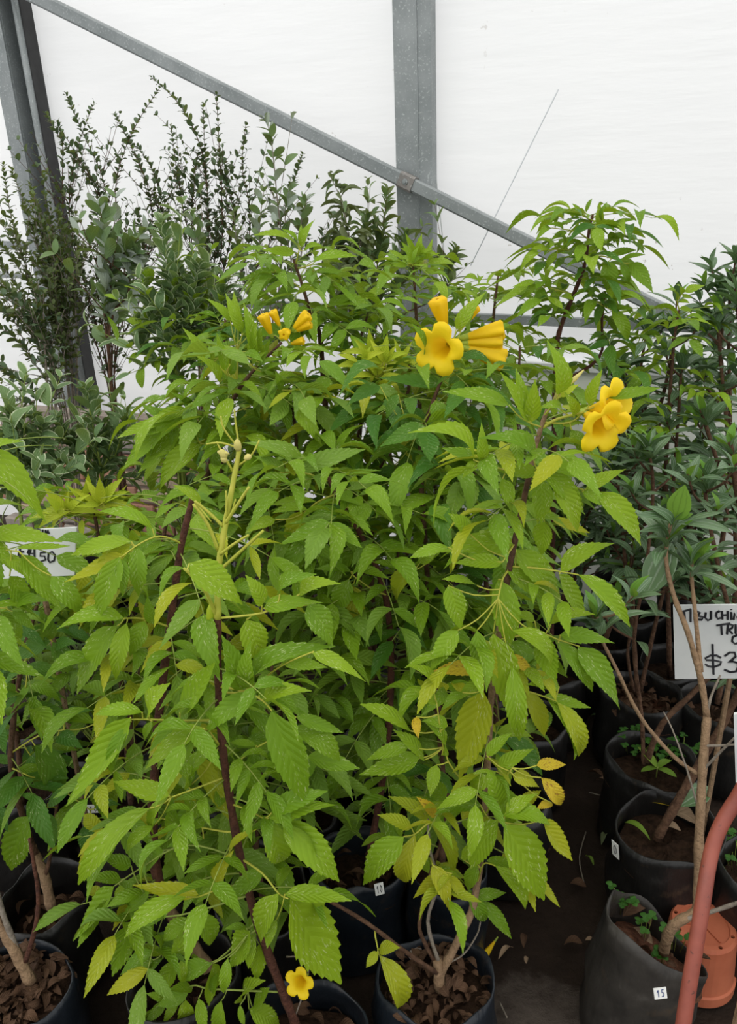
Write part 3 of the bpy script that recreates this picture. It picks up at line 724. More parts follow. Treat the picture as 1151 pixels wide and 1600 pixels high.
# lower small-leafed sprays
H([(370, 1340), (290, 1320), (222, 1355), (178, 1385)], [(256, 1330, 220, 1372, 'g', .5), (205, 1353, 158, 1338, 'g', .5), (189, 1374, 136, 1373, 'g', .42), (178, 1385, 114, 1471, 'g', .3), (188, 1383, 186, 1412, 'l', .6), (235, 1390, 191, 1429, 'g', .42), (225, 1395, 166, 1418, 'g', .4)], dy=.05, rmat='rachg')
H([(385, 1400), (280, 1430), (206, 1432)], [(206, 1430, 173, 1441, 'g', .45), (203, 1443, 175, 1526, 'g', .34), (240, 1440, 215, 1480, 'g', .5), (260, 1425, 225, 1450, 'g'), (300, 1440, 255, 1470, 'g', .5), (300, 1430, 330, 1475, 'g', .5)], dy=.05, rmat='rachg')
H([(400, 1440), (340, 1500), (300, 1500), (253, 1490)], [(253, 1490, 197, 1480, 'l', .34), (240, 1500, 203, 1524, 'g', .45), (255, 1497, 230, 1529, 'g', .4), (275, 1502, 252, 1547, 'l', .4), (279, 1490, 278, 1436, 'l', .36), (285, 1496, 288, 1536, 'l', .4), (331, 1506, 291, 1531, 'g', .5), (310, 1495, 305, 1520, 'g', .5), (253, 1485, 238, 1462, 'g', .5)], dy=.04, rmat='rachg')
H([(405, 1450), (385, 1462)], [(390, 1455, 357, 1512, 'l', .42), (395, 1460, 388, 1514, 'l', .36), (405, 1475, 400, 1535, 'l', .34), (385, 1450, 350, 1452, 'g', .4), (356, 1497, 349, 1552, 'l', .36), (333, 1505, 326, 1572, 'l', .3)], dy=-.01, rmat='rachg')
H([(440, 1550), (330, 1545), (300, 1540), (260, 1560)], [(378, 1566, 415, 1532, 'l', .36), (395, 1576, 421, 1543, 'l', .36), (389, 1577, 437, 1602, 'l', .5), (346, 1563, 353, 1612, 'l', .4), (375, 1570, 382, 1606, 'l', .3), (300, 1545, 262, 1548, 'g', .4), (295, 1550, 246, 1572, 'g', .4), (280, 1560, 255, 1600, 'l', .36), (290, 1562, 285, 1612, 'l', .36), (262, 1560, 228, 1552, 'g', .42), (258, 1566, 226, 1600, 'g', .4), (310, 1560, 318, 1615, 'l', .36), (240, 1575, 220, 1620, 'g', .4), (330, 1550, 340, 1520, 'g', .4)], dy=.03, rmat='rachg')
A.fill(sA, 14, .35, .9, .12, (2, 2, 3), .075, ['g', 'g', 'g'], elev=(-.2, .3), az=None, limit=250)
# withered bloom caught on a dry stalk in the bag
A.stem([(447, 1495, 1.02), (470, 1497, 1.01), (481, 1520, 1.0)], .0016, .0012, 'barkg', 'dry_stalk', 4, keep=False)
A.stem([(484, 1478, 1.02), (480, 1530, 1.0), (462, 1585, .985)], .0018, .0016, 'barkg', 'dry_stalk', 4, keep=False)
# ---- F: thick trunk, dark stem cut off at the top
Fp = bagged('trumpet_bush', 'trumpet bush with a dark stem cut off square at the top', 'plant', rimc(288, 1520), GT, R=.10, mat='bag', seed=2, litter=25)
sF = Fp.stem([(325, 1512, 1.06), (295, 1470, 1.07), (262, 1420, 1.09), (240, 1330, 1.13), (243, 1180, 1.18), (255, 1060, 1.21), (265, 985, 1.22), (282, 860, 1.24), (302, 775, 1.25)], .0125, .0055, 'barkd')
Fp.stem([(325, 1514, 1.055), (293, 1468, 1.068), (262, 1418, 1.085)], .0135, .011, 'barkt', 'trunk')
H = Fp.hero
H([(303, 783), (330, 815)], [(313, 785, 269, 757, 'l', .32)], dy=-.01)
H([(284, 850), (250, 838), (219, 849), (190, 870)], [(205, 846, 111, 868, 'l', .33), (187, 870, 153, 968, 'g', .36), (213, 852, 216, 932, 'g', .36), (190, 873, 192, 932, 'g', .36), (238, 826, 155, 799, 'l', .3), (205, 850, 150, 905, 'y', .4), (196, 868, 100, 910, 'y', .3)], dy=-.08)
H([(266, 980), (225, 967), (194, 966)], [(194, 966, 88, 984, 'l', .3), (183, 978, 120, 1086, 'g', .36), (198, 973, 181, 1063, 'l', .3), (226, 970, 203, 1026, 'l', .5), (258, 996, 190, 1052, 'y', .25), (240, 975, 230, 930, 'g', .4)], dy=-.07)
H([(262, 1000), (245, 1010)], [(236, 1008, 245, 1037, 'w', .45)], dy=-.02)
Fp.fill(sF, 30, .22, .93, .15, (2, 3), .09, ['g', 'y', 'g', 'm'], elev=(-.1, .4), limit=270)
# ---- B: yellow-green bush right of the middle
B_ = bagged('trumpet_bush', 'yellow-green trumpet bush with open flowers beside the earth path', 'plant', rimc(680, 1530), GT, R=.108, mat='bagn', seed=3, litter=150, soil_z=.8)
sB = B_.stem([(686, 1524, 1.06), (705, 1490, 1.06), (730, 1440, 1.08), (742, 1400, 1.10), (755, 1300, 1.14), (762, 1180, 1.17), (768, 1080, 1.19), (783, 960, 1.2), (797, 880, 1.21), (815, 795, 1.22), (832, 715, 1.23), (846, 665, 1.235), (855, 640, 1.24)], .0085, .0035, 'barkt')
B_.stem([(783, 960, 1.198), (797, 880, 1.206), (815, 795, 1.216), (828, 735, 1.225)], .006, .0045, 'bark', 'upper_stem')
sB2 = B_.stem([(683, 1510, 1.06), (662, 1470, 1.07), (655, 1440, 1.08), (672, 1365, 1.1), (690, 1310, 1.12), (700, 1240, 1.14)], .0045, .0028, 'bark')
sB3 = B_.stem([(686, 1505, 1.06), (668, 1440, 1.07), (684, 1380, 1.09), (672, 1330, 1.1), (668, 1280, 1.11)], .004, .0022, 'barkg')
B_.stem([(688, 1545, 1.05), (683, 1500, 1.06)], .013, .009, 'barkt', 'trunk')
sB4 = B_.stem([(682, 1520, 1.05), (630, 1485, 1.03), (570, 1440, 1.02), (500, 1400, 1.03), (470, 1385, 1.04)], .0045, .003, 'bark', 'side_branch')
H = B_.hero
H([(586, 1462), (590, 1482)], [(590, 1487, 572, 1512, 'y', .55), (592, 1483, 625, 1481, 'y', .5), (592, 1492, 620, 1576, 'y', .36)], dy=-.02)
H([(797, 885), (840, 888), (875, 893), (903, 898)], [(875, 893, 960, 849, 'l', .36), (873, 897, 915, 963, 'l', .42), (903, 898, 984, 980, 'l', .32), (790, 883, 857, 943, 'l', .4), (806, 859, 879, 946, 'l', .36)], dy=-.05)
H([(803, 850), (785, 878)], [(802, 852, 688, 863, 'l', .36), (784, 880, 709, 880, 'l', .36), (780, 850, 772, 815, 'l', .6), (735, 835, 700, 802, 'l', .5), (700, 855, 640, 872, 'l', .4)], dy=-.06)
H([(795, 890), (785, 905), (778, 935)], [(778, 905, 796, 1012, 'l', .44), (770, 990, 797, 1119, 'l', .34), (800, 985, 861, 1042, 'l', .36), (842, 992, 868, 1068, 'l', .36), (800, 1040, 811, 1158, 'l', .28), (745, 985, 757, 1060, 'g', .34), (715, 985, 672, 1048, 'l', .45), (700, 915, 720, 985, 'l', .45), (745, 915, 690, 905, 'l')], dy=-.07)
H([(768, 1000), (840, 990), (873, 1000), (905, 1010)], [(875, 992, 960, 1005, 'g', .34), (872, 1004, 925, 1081, 'g', .34), (902, 1010, 968, 1109, 'g', .32), (860, 975, 930, 960, 'l', .34), (835, 970, 790, 960, 'l', .36), (830, 985, 820, 960, 'l')], dy=-.05)
H([(768, 1075), (820, 1080), (848, 1088), (870, 1096)], [(873, 1073, 822, 1070, 'l', .45), (848, 1088, 923, 1106, 'l', .33), (853, 1090, 896, 1188, 'l', .32), (870, 1097, 903, 1182, 'y', .34), (820, 1080, 850, 1151, 'y', .4), (793, 1025, 834, 1054, 'w', .4)], dy=-.04)
H([(768, 1062), (757, 1065), (755, 1078)], [(755, 1080, 717, 1219, 'y', .36), (757, 1065, 716, 1094, 'l', .42), (750, 1048, 676, 1049, 'w', .38), (722, 1082, 690, 1110, 'g', .4)], dy=-.06)
H([(755, 1250), (700, 1190), (682, 1098)], [(641, 1142, 562, 1100, 'l', .36), (663, 1187, 614, 1140, 'l', .36), (655, 1185, 560, 1211, 'l', .36), (640, 1166, 572, 1188, 'l', .36), (677, 1078, 636, 1040, 'l', .45), (682, 1099, 643, 1076, 'l', .42), (699, 1133, 658, 1127, 'l', .5), (682, 1195, 672, 1245, 'l', .45), (690, 1180, 665, 1130, 'l', .4), (650, 1120, 653, 1154, 'w', .45)], dy=-.06)
H([(755, 1280), (780, 1230), (800, 1200)], [(778, 1200, 834, 1170, 'l', .4), (760, 1180, 800, 1145, 'l', .4), (838, 1196, 884, 1195, 'w', .42), (845, 1215, 876, 1258, 'w', .42), (862, 1255, 838, 1264, 'w', .5), (800, 1210, 842, 1230, 'y', .5), (775, 1205, 735, 1240, 'l', .5), (780, 1230, 800, 1290, 'l', .5), (810, 1260, 845, 1235, 'y', .5)], dy=-.06)
H([(692, 1290), (672, 1285), (648, 1303), (631, 1307)], [(631, 1307, 567, 1383, 'l', .42), (648, 1303, 628, 1376, 'y', .36), (643, 1294, 589, 1273, 'y', .42), (672, 1286, 706, 1368, 'y', .34), (671, 1281, 606, 1244, 'y', .36), (680, 1275, 650, 1245, 'w', .36), (690, 1285, 640, 1265, 'l', .3)], dy=-.05)
H([(672, 1340), (676, 1352)], [(675, 1350, 704, 1428, 'y', .30), (700, 1369, 732, 1408, 'y', .34), (706, 1365, 680, 1400, 'y', .3)], dy=-.05)
H([(755, 1300), (770, 1285), (785, 1285)], [(778, 1281, 735, 1358, 'l', .4), (787, 1288, 850, 1407, 'l', .44), (750, 1257, 678, 1273, 'g', .42), (790, 1270, 840, 1240, 'l', .42), (785, 1275, 860, 1290, 'l', .4), (780, 1260, 760, 1200, 'l', .42), (848, 1281, 894, 1345, 'y', .34)], dy=-.08)
H([(745, 1380), (755, 1350), (772, 1352)], [(760, 1345, 816, 1352, 'l', .36), (773, 1353, 820, 1421, 'l', .34), (750, 1408, 799, 1467, 'g', .28), (743, 1401, 791, 1395, 'g', .4), (730, 1388, 757, 1440, 'g', .36), (745, 1350, 730, 1390, 'g', .4), (720, 1340, 762, 1320, 'l', .4)], dy=-.05)
H([(835, 735), (838, 732)], [(840, 738, 768, 733, 'l', .34), (834, 719, 746, 685, 'g', .34), (843, 733, 911, 798, 'l', .34), (843, 725, 927, 769, 'l', .36), (845, 749, 845, 819, 'l', .5), (865, 752, 902, 833, 'l', .36), (850, 815, 845, 870, 'l', .55)], dy=-.04)
H([(828, 745), (790, 735), (742, 720)], [(740, 718, 636, 677, 'l', .32), (746, 724, 722, 748, 'l', .5), (785, 748, 799, 802, 'l', .45), (755, 722, 752, 660, 'l', .3), (770, 735, 690, 700, 'g')], dy=-.05)
H([(838, 730), (880, 755), (912, 765)], [(915, 764, 978, 733, 'l', .32), (909, 768, 950, 793, 'l', .42), (934, 768, 1001, 853, 'l', .34)], dy=-.05)
H([(846, 668), (830, 662)], [(825, 659, 781, 581, 'l', .28), (830, 660, 836, 592, 'l', .34), (820, 642, 805, 574, 'l', .3), (795, 633, 690, 612, 'g', .28)], dy=-.02)
H([(850, 650), (871, 622)], [(871, 617, 854, 532, 'l', .32), (897, 652, 881, 612, 'l', .4), (875, 620, 905, 600, 'n', .4), (878, 640, 838, 640, 'l', .4)], dy=-.02)
H([(848, 660), (890, 660), (915, 640)], [(920, 633, 941, 577, 'l', .34), (950, 622, 1031, 606, 'g', .34), (893, 672, 912, 714, 'g', .5), (880, 665, 915, 660, 'l')], dy=-.02)
B_.fill(sB, 16, .3, .95, .12, (2, 3), .085, ['l', 'y', 'g'], elev=(-.2, .4), limit=290)
B_.fill(sB2, 5, .5, 1., .1, (2,), .07, ['y', 'l'], elev=(-.2, .4), limit=300)
fs = P(890, 655, 1.22)
B_.stem([(848, 668, 1.235), (870, 655, 1.23), (912, 644, 1.215)], .003, .002, 'rach', 'flower_stem', keep=False)
flower(B_.root, B_.w, P(910, 643, 1.225), P(948, 672, 1.165), fat=1.0)
flower(B_.root, B_.w, P(915, 640, 1.235), P(966, 634, 1.19), fat=1.05)
for (x0, y0, x1, y1) in ((880, 600, 888, 572), (884, 605, 912, 578), (878, 596, 872, 575)):
    a, b = P(x0, y0, 1.22), P(x1, y1, 1.22); m = MB(); m.tube([P(858, 640, 1.235), a, a.lerp(b, .5), b], [.0018, .0024, .004, .001], 6); m.build('bud', M['pod'], B_.root, smooth=True)
# ---- C: brown stem in the middle
C_ = bagged('trumpet_bush', 'trumpet bush with a slanting red-brown stem, numbered tag on its bag', 'plant', rimc(558, 1342), GT, R=.10, mat='bagn', seed=4, litter=30)
sC = C_.stem([(575, 1345, 1.36), (600, 1200, 1.38), (610, 1080, 1.40), (608, 975, 1.42), (595, 905, 1.43), (566, 840, 1.44), (535, 790, 1.45), (514, 750, 1.46), (500, 715, 1.46)], .0085, .004, 'barkd')
ca_ = P(592, 1388, 1.26); paper_tag(C_.bag, C_.w, ca_, Vector((.95, .30, 0)).normalized(), Vector((-.12, .10, 1)).normalized(), .020, .030, '10')
H = C_.hero
H([(514, 752), (470, 738), (425, 740)], [(470, 736, 378, 692, 'm', .3), (446, 737, 395, 712, 'm'), (470, 736, 571, 702, 'm', .3), (462, 740, 440, 720, 'y', .5), (430, 740, 400, 760, 'm', .4)], dy=-.06, rmat='rach')
H([(524, 772), (495, 785), (482, 797)], [(481, 797, 425, 802, 'l', .34), (494, 784, 424, 789, 'l', .3), (472, 798, 449, 876, 'y', .46), (486, 838, 428, 916, 'g', .3), (430, 812, 383, 833, 'l', .4)], dy=-.08)
H([(535, 790), (560, 800)], [(530, 787, 488, 791, 'l', .3), (565, 788, 603, 811, 'l', .5), (540, 765, 565, 770, 'l', .3), (556, 805, 520, 810, 'g', .4)], dy=-.05)
H([(556, 838), (530, 838), (490, 850)], [(480, 855, 450, 905, 'g', .4), (500, 845, 510, 900, 'g', .5), (530, 838, 560, 870, 'g', .4)], dy=-.05)
H([(605, 930), (580, 920), (550, 898)], [(550, 893, 608, 905, 'l', .34), (548, 893, 490, 890, 'g', .3), (550, 915, 560, 976, 'y', .55), (545, 905, 525, 960, 'g', .5)], dy=-.05)
H([(606, 925), (640, 895)], [(625, 892, 580, 878, 'l', .3), (650, 886, 622, 944, 'y', .42), (655, 880, 690, 850, 'l', .5), (690, 855, 645, 885, 'l', .4)], dy=-.06)
C_.fill(sC, 40, .12, 1, .15, (2, 3), .095, ['m', 'g', 'g', 'g'], elev=(-.2, .5), limit=290)
# ---- D: flowers on top, dark leaves
D_ = bagged('trumpet_bush', 'dark-leaved trumpet bush topped by a fan of closed yellow buds and one open bloom', 'plant', rimc(697, 1345), GT, R=.096, mat='bagn', seed=5, litter=20)
sD = D_.stem([(690, 1350, 1.35), (690, 1200, 1.40), (675, 1000, 1.48), (660, 800, 1.55), (657, 690, 1.6), (672, 640, 1.63), (690, 590, 1.66), (702, 550, 1.68)], .0085, .003, 'bark')
H = D_.hero
H([(655, 680), (640, 670)], [(653, 686, 616, 756, 'd', .34), (616, 727, 578, 771, 'd', .36), (659, 736, 646, 782, 'd', .42), (594, 604, 541, 634, 'd', .4), (622, 616, 603, 656, 'd', .4), (680, 626, 688, 677, 'g', .6), (665, 660, 620, 645, 'd', .4)], dy=-.06)
H([(658, 745), (693, 752)], [(693, 752, 750, 815, 'd', .36), (724, 763, 790, 797, 'd', .32), (690, 745, 735, 735, 'd', .4), (660, 790, 690, 840, 'd', .4)], dy=-.04)
H([(690, 590), (700, 560)], [(660, 555, 642, 505, 'g', .34), (700, 590, 640, 560, 'g', .3), (712, 515, 760, 455, 'l', .3), (722, 510, 740, 490, 'l', .5), (700, 600, 745, 575, 'd', .4), (720, 555, 775, 580, 'd', .3), (690, 600, 590, 590, 'd', .25)], dy=-.02)
D_.fill(sD, 40, .15, .97, .16, (2, 3), .10, ['d', 'd', 'g'], elev=(-.1, .5), limit=295)
fj = P(706, 535, 1.68)
flower(D_.root, D_.w, P(706, 536, 1.685), P(682, 547, 1.62), fat=1.08, stalk_from=fj)
for (x0, y0, x1, y1, ft) in ((697, 520, 683, 467, 1.2), (718, 515, 742, 477, 1.1), (722, 528, 786, 514, 1.1), (722, 536, 784, 533, 1.05), (722, 542, 788, 562, 1.15)):
    flower(D_.root, D_.w, P(x0, y0, 1.675), P(x1, y1, 1.665), closed=True, fat=ft, stalk_from=fj)
# ---- G: dark green bush over the pebbles at the left
G_ = bagged('trumpet_bush', 'dark green trumpet bush with a tan forked trunk over pebbly soil', 'plant', rimc(70, 1398), GT, R=.098, mat='bag', seed=6, litter=30, soil_z=.6)
G_.stem([(80, 1418, 1.235), (70, 1370, 1.25), (60, 1345, 1.26), (48, 1320, 1.27)], .0115, .009, 'barkt', 'trunk')
sG = G_.stem([(55, 1335, 1.262), (40, 1290, 1.28), (18, 1200, 1.30), (22, 1120, 1.32), (32, 1050, 1.34), (45, 990, 1.36), (60, 940, 1.37)], .008, .004, 'bark')
sG2 = G_.stem([(70, 1370, 1.25), (78, 1340, 1.25), (88, 1270, 1.27), (92, 1200, 1.28)], .0045, .003, 'bark')
H = G_.hero
H([(35, 1040), (60, 1005), (80, 1000)], [(78, 1000, 8, 1032, 'd', .45), (82, 1003, 106, 1052, 'd', .5), (86, 1010, 122, 1006, 'd', .45), (70, 1005, 60, 950, 'd', .45)], dy=-.07)
H([(26, 1095), (40, 1075)], [(42, 1042, 98, 1049, 'd', .34), (28, 1086, 92, 1077, 'g', .34), (25, 1080, -10, 1070, 'd', .4)], dy=-.05)
H([(20, 1175), (60, 1150), (100, 1140)], [(150, 1130, 75, 1141, 'g', .3), (55, 1165, 95, 1247, 'd', .42), (48, 1180, 60, 1232, 'd', .4), (100, 1130, 145, 1110, 'd', .4), (90, 1150, 130, 1170, 'd', .5), (80, 1150, 40, 1120, 'd', .4)], dy=-.07)
H([(18, 1200), (40, 1210)], [(55, 1215, 5, 1262, 'd', .4), (20, 1190, -20, 1180, 'd', .4)], dy=-.05)
H([(88, 1262), (70, 1262)], [(45, 1275, 18, 1360, 'g', .46), (70, 1270, 88, 1318, 'd', .46), (60, 1250, 30, 1240, 'd', .4), (75, 1255, 110, 1235, 'd', .4)], dy=-.05)
H([(92, 1230), (140, 1265)], [(145, 1283, 129, 1332, 'd', .5), (150, 1262, 190, 1258, 'd', .4), (120, 1245, 160, 1225, 'd', .3)], dy=-.02)
G_.fill(sG, 16, .25, 1, .13, (2, 3), .085, ['d', 'd', 'g'], elev=(-.2, .4), limit=230)
# ---- J: bag in the corner with leaf litter, arching leaves on the left edge
J_ = bagged('trumpet_bush', 'trumpet bush whose bag is brim full of curled brown leaves', 'plant', rimc(20, 1538), GT, R=.108, mat='bagn', seed=8, litter=230, soil_z=.85)
J_.stem([(48, 1535, 1.055), (25, 1490, 1.065), (0, 1445, 1.08), (-35, 1380, 1.1)], .012, .009, 'barkt', 'trunk')
sJ = J_.stem([(-35, 1385, 1.1), (-60, 1200, 1.15), (-55, 1000, 1.2), (-40, 850, 1.25), (-35, 760, 1.27), (-35, 700, 1.28)], .009, .004, 'bark')
J_.stem([(38, 1520, 1.06), (25, 1480, 1.07), (2, 1420, 1.08), (-20, 1330, 1.1)], .006, .005, 'barkg')
J_.stem([(40, 1502, 1.06), (55, 1450, 1.07), (60, 1400, 1.08), (52, 1345, 1.09), (46, 1310, 1.1)], .005, .003, 'barkd')
H = J_.hero
H([(-35, 720), (-25, 706)], [(-30, 702, 72, 817, 'l', .32), (-25, 712, 40, 690, 'l', .3), (-30, 720, 25, 760, 'grey', .45)], dy=-.06)
H([(-36, 830), (-15, 836)], [(-20, 836, 98, 847, 'l', .3), (-20, 840, 18, 892, 'l', .4), (-25, 850, -10, 940, 'g', .4)], dy=-.08)
H([(-42, 870), (0, 860), (30, 862)], [(25, 857, 110, 853, 'l', .2), (33, 866, 96, 953, 'g', .38), (80, 900, 131, 963, 'g', .42), (0, 870, -20, 900, 'g', .4), (10, 868, 45, 905, 'l', .4), (15, 900, 50, 960, 'g', .5)], dy=-.08)
H([(-50, 950), (10, 950)], [(20, 955, 55, 985, 'g', .42), (0, 955, 30, 1010, 'g', .4), (10, 945, 80, 940, 'g', .4), (0, 960, -20, 1010, 'g', .4)], dy=-.04)
J_.fill(sJ, 10, .4, 1, .16, (2, 3), .10, ['g', 'l', 'm'], elev=(-.1, .4), az=(-1.0, 1.0), limit=120)
# ---- K: young yellow shoots
K_ = bagged('trumpet_bush', 'trumpet bush with a tuft of bright yellow young shoots above the white price card', 'plant', rimc(198, 1258), GT, R=.11, mat='bagg', seed=9)
sK = K_.stem([(205, 1255, 1.53), (195, 1120, 1.55), (180, 980, 1.58), (160, 880, 1.6), (150, 815, 1.6), (140, 770, 1.6)], .008, .003, 'bark')
sK2 = K_.stem([(180, 980, 1.58), (230, 900, 1.6), (240, 820, 1.6)], .005, .003, 'bark')
paper_tag(K_.bag, K_.w, P(146, 1263, 1.44), Vector((.96, .15, -.1)).normalized(), Vector((.02, .25, 1)).normalized(), .03, .020, '10')
H = K_.hero
def tuft(pl, c, n, ln, mat, up_=True, wr=.26, Yo=0):
    lv = []
    for i in range(n):
        a = math.pi*(-.08+1.16*(i+.5)/n)+rng.uniform(-.12, .12); r = ln*rng.uniform(.7, 1.15)
        lv.append((c[0]+math.cos(a)*4, c[1]-math.sin(a)*4, c[0]+math.cos(a)*r, c[1]-math.sin(a)*r*(.9 if math.sin(a) > 0 else .5)+.12*r*abs(math.cos(a)), mat, wr*rng.uniform(.85, 1.2)))
    pl.hero([c], lv, dy=rng.uniform(-.03, .01))
tuft(K_, (135, 795), 7, 55, 'n'); tuft(K_, (160, 790), 7, 60, 'n'); tuft(K_, (120, 805), 6, 60, 'y'); tuft(K_, (185, 800), 6, 50, 'y'); tuft(K_, (105, 800), 5, 55, 'n')
H([(152, 830), (100, 805)], [(108, 800, 60, 825, 'y', .3), (105, 803, 85, 835, 'n', .3), (128, 812, 128, 845, 'n', .3), (100, 795, 45, 810, 'y', .34), (90, 800, 70, 775, 'n', .4)], dy=-.03)
K_.fill(sK, 26, .15, .95, .14, (2, 3), .085, ['y', 'g', 'm', 'g'], elev=(0, .5), limit=240)
K_.fill(sK2, 8, .2, 1, .12, (2, 3), .08, ['y', 'y', 'g'], elev=(0, .5), limit=300)
# ---- L: pale upright leaves and the left flower cluster
def rowplant(label, XY, seed, mat='bag', name='trumpet_bush', group=GT, R=.11):
    return bagged(name, label, 'plant', XY, group, R=R, mat=mat, seed=seed)
L_ = rowplant('trumpet bush with upright pale leaves and a small cluster of five yellow buds', (-.42, 1.62), 10)
sL = L_.stem([Vector((-.42, 1.62, .18)), P(270, 1000, 1.66), P(310, 800, 1.68), P(347, 660, 1.70), P(369, 616, 1.71), P(395, 580, 1.72), P(440, 535, 1.73)], .009, .0028, 'bark')
sL2 = L_.stem([(368, 616, 1.71), (370, 580, 1.71), (371, 545, 1.71)], .003, .0025, 'rach')
H = L_.hero
H([(372, 615), (420, 610), (468, 610)], [(470, 610, 511, 666, 'l', .3), (440, 610, 430, 580, 'g', .4)], dy=-.06)
H([(350, 650), (390, 635), (418, 625)], [(420, 625, 404, 665, 'y', .4), (395, 632, 360, 610, 'g', .4), (385, 640, 405, 668, 'l', .4)], dy=-.05)
for tx, ty, bx, by in ((320, 466, 360, 502), (352, 458, 378, 520), (380, 472, 392, 545), (300, 553, 343, 598), (285, 512, 320, 560), (338, 520, 352, 580), (402, 500, 398, 560), (365, 455, 372, 515), (418, 548, 395, 570), (440, 560, 400, 575)):
    H([(371, 548), ((bx+371)/2, (by+555)/2)], [(bx, by, tx, ty, 'l', .28), (bx+8, by+6, (tx+bx)/2+22, (ty+by)/2, 'g', .3)], dy=-.02)
for gx, gy in ((275, 640), (255, 665), (230, 660), (290, 690)): 
    H([(345, 665), (310, (gy+650)/2), (gx+20, gy)], [(gx+20, gy, gx-48, gy+25, 'l', .3), (gx+25, gy+4, gx-40, gy+75, 'l', .32), (gx+40, gy+5, gx+50, gy+60, 'g', .36), (gx+30, gy-4, gx-10, gy-28, 'g', .36)], dy=-.07)
L_.fill(sL, 26, .3, .95, .17, (2, 3), .10, ['g', 'l', 'm'], elev=(-.1, .5), limit=280)
fj = P(440, 533, 1.73)
for (x0, y0, x1, y1, ft, cl) in ((425, 526, 411, 492, 1.2, True), (438, 512, 426, 486, 1.15, True), (456, 516, 481, 491, 1.2, True), (460, 518, 485, 505, 1.2, True), (455, 520, 444, 521, 1.0, True), (452, 538, 474, 532, 1.2, True)):
    if (x1, y1) == (444, 521): flower(L_.root, L_.w, P(452, 516, 1.735), P(443, 523, 1.69), closed=True, fat=1.3, stalk_from=fj)
    else: flower(L_.root, L_.w, P(x0, y0, 1.735), P(x1, y1, 1.725), closed=cl, fat=ft, stalk_from=fj)
# ---- H: tall tuft left of the middle post
H_ = rowplant('tall trumpet bush with drooping leaf tips left of the middle post', (-.22, 1.95), 11)
sH = H_.stem([Vector((-.22, 1.95, .18)), P(505, 700, 1.97), P(505, 600, 1.97), P(499, 522, 1.98), P(485, 487, 1.98), P(470, 440, 1.98), P(458, 405, 1.98)], .009, .003, 'bark')
H = H_.hero
H([(475, 455), (440, 430), (422, 425)], [(424, 424, 384, 476, 'g', .36), (430, 422, 368, 440, 'g', .26), (445, 432, 395, 450, 'g', .3), (455, 440, 430, 470, 'g', .4), (440, 428, 410, 415, 'g', .36)], dy=-.08)
H([(462, 412), (467, 390)], [(467, 388, 396, 368, 'l', .26), (470, 387, 492, 343, 'l', .3), (468, 384, 470, 350, 'l', .3), (465, 380, 440, 358, 'l', .3), (475, 392, 505, 385, 'l', .34), (460, 395, 410, 390, 'l', .34)], dy=-.02)
H([(465, 420), (490, 412)], [(488, 412, 558, 401, 'l', .3), (490, 425, 535, 423, 'g', .3), (480, 430, 500, 460, 'g', .4)], dy=-.05)
H([(487, 492), (510, 478)], [(520, 477, 586, 488, 'g', .34), (512, 476, 560, 462, 'g', .3), (505, 485, 530, 510, 'g', .4), (490, 520, 460, 505, 'g', .4)], dy=-.05)
H_.fill(sH, 24, .45, .98, .15, (2, 3), .09, ['g', 'm', 'g'], elev=(0, .6), limit=260)
# ---- M: bright young shoots in the middle
M_ = rowplant('trumpet bush with bright yellow-green young shoots between the two flower clusters', (.02, 1.72), 12)
sM = M_.stem([Vector((.02, 1.72, .18)), P(580, 900, 1.75), P(585, 750, 1.77), P(590, 650, 1.78), P(597, 590, 1.78)], .0085, .003, 'bark')
sM2 = M_.stem([P(585, 750, 1.77), P(630, 640, 1.8), P(640, 580, 1.82), P(630, 555, 1.82)], .005, .003, 'bark')
for cc, nn, ll_ in (((565, 570), 6, 48), ((600, 570), 7, 55), ((590, 590), 6, 60), ((625, 570), 6, 45), ((580, 555), 5, 45)): tuft(M_, cc, nn, ll_, 'n', wr=.26)
M_.fill(sM, 26, .35, .95, .16, (2, 3), .10, ['m', 'd', 'g', 'y'], elev=(0, .5), limit=250)
M_.fill(sM2, 6, .3, 1, .13, (2, 3), .085, ['g', 'l'], elev=(0, .5), limit=290)
# ---- E: tall bush on the right against the film
E_ = rowplant('tallest trumpet bush, its leafy top in front of the brace against white film', (.58, 2.12), 13)
sE = E_.stem([Vector((.58, 2.12, .18)), P(865, 700, 2.12), P(869, 556, 2.12), P(876, 510, 2.12), P(900, 450, 2.12), P(914, 410, 2.12), P(920, 360, 2.12), P(926, 335, 2.12)], .009, .003, 'barkd')
sE2 = E_.stem([P(869, 600, 2.12), P(935, 560, 2.14), P(940, 500, 2.14), P(945, 455, 2.14)], .005, .003, 'barkd')
H = E_.hero
H([(916, 405), (940, 400), (968, 408)], [(983, 411, 1020, 458, 'g', .42), (968, 410, 1008, 398, 'g', .3), (949, 403, 994, 391, 'g', .34), (968, 412, 983, 442, 'g', .36), (950, 408, 949, 458, 'g', .6)], dy=-.07)
H([(916, 400), (880, 390), (845, 392)], [(843, 394, 811, 429, 'l', .28), (858, 390, 830, 388, 'l', .4), (870, 395, 850, 420, 'l', .4), (880, 390, 862, 365, 'g', .4)], dy=-.06)
H([(920, 375), (900, 362), (862, 356)], [(860, 356, 835, 379, 'g', .3), (880, 358, 850, 352, 'g', .3), (885, 362, 860, 375, 'g', .36), (900, 365, 905, 345, 'g', .4), (890, 370, 880, 390, 'l', .5)], dy=-.05)
H([(926, 345), (912, 338)], [(910, 337, 868, 329, 'g', .26), (908, 335, 893, 318, 'g', .3), (915, 332, 925, 310, 'g', .3), (905, 340, 888, 342, 'g', .34)], dy=-.02)
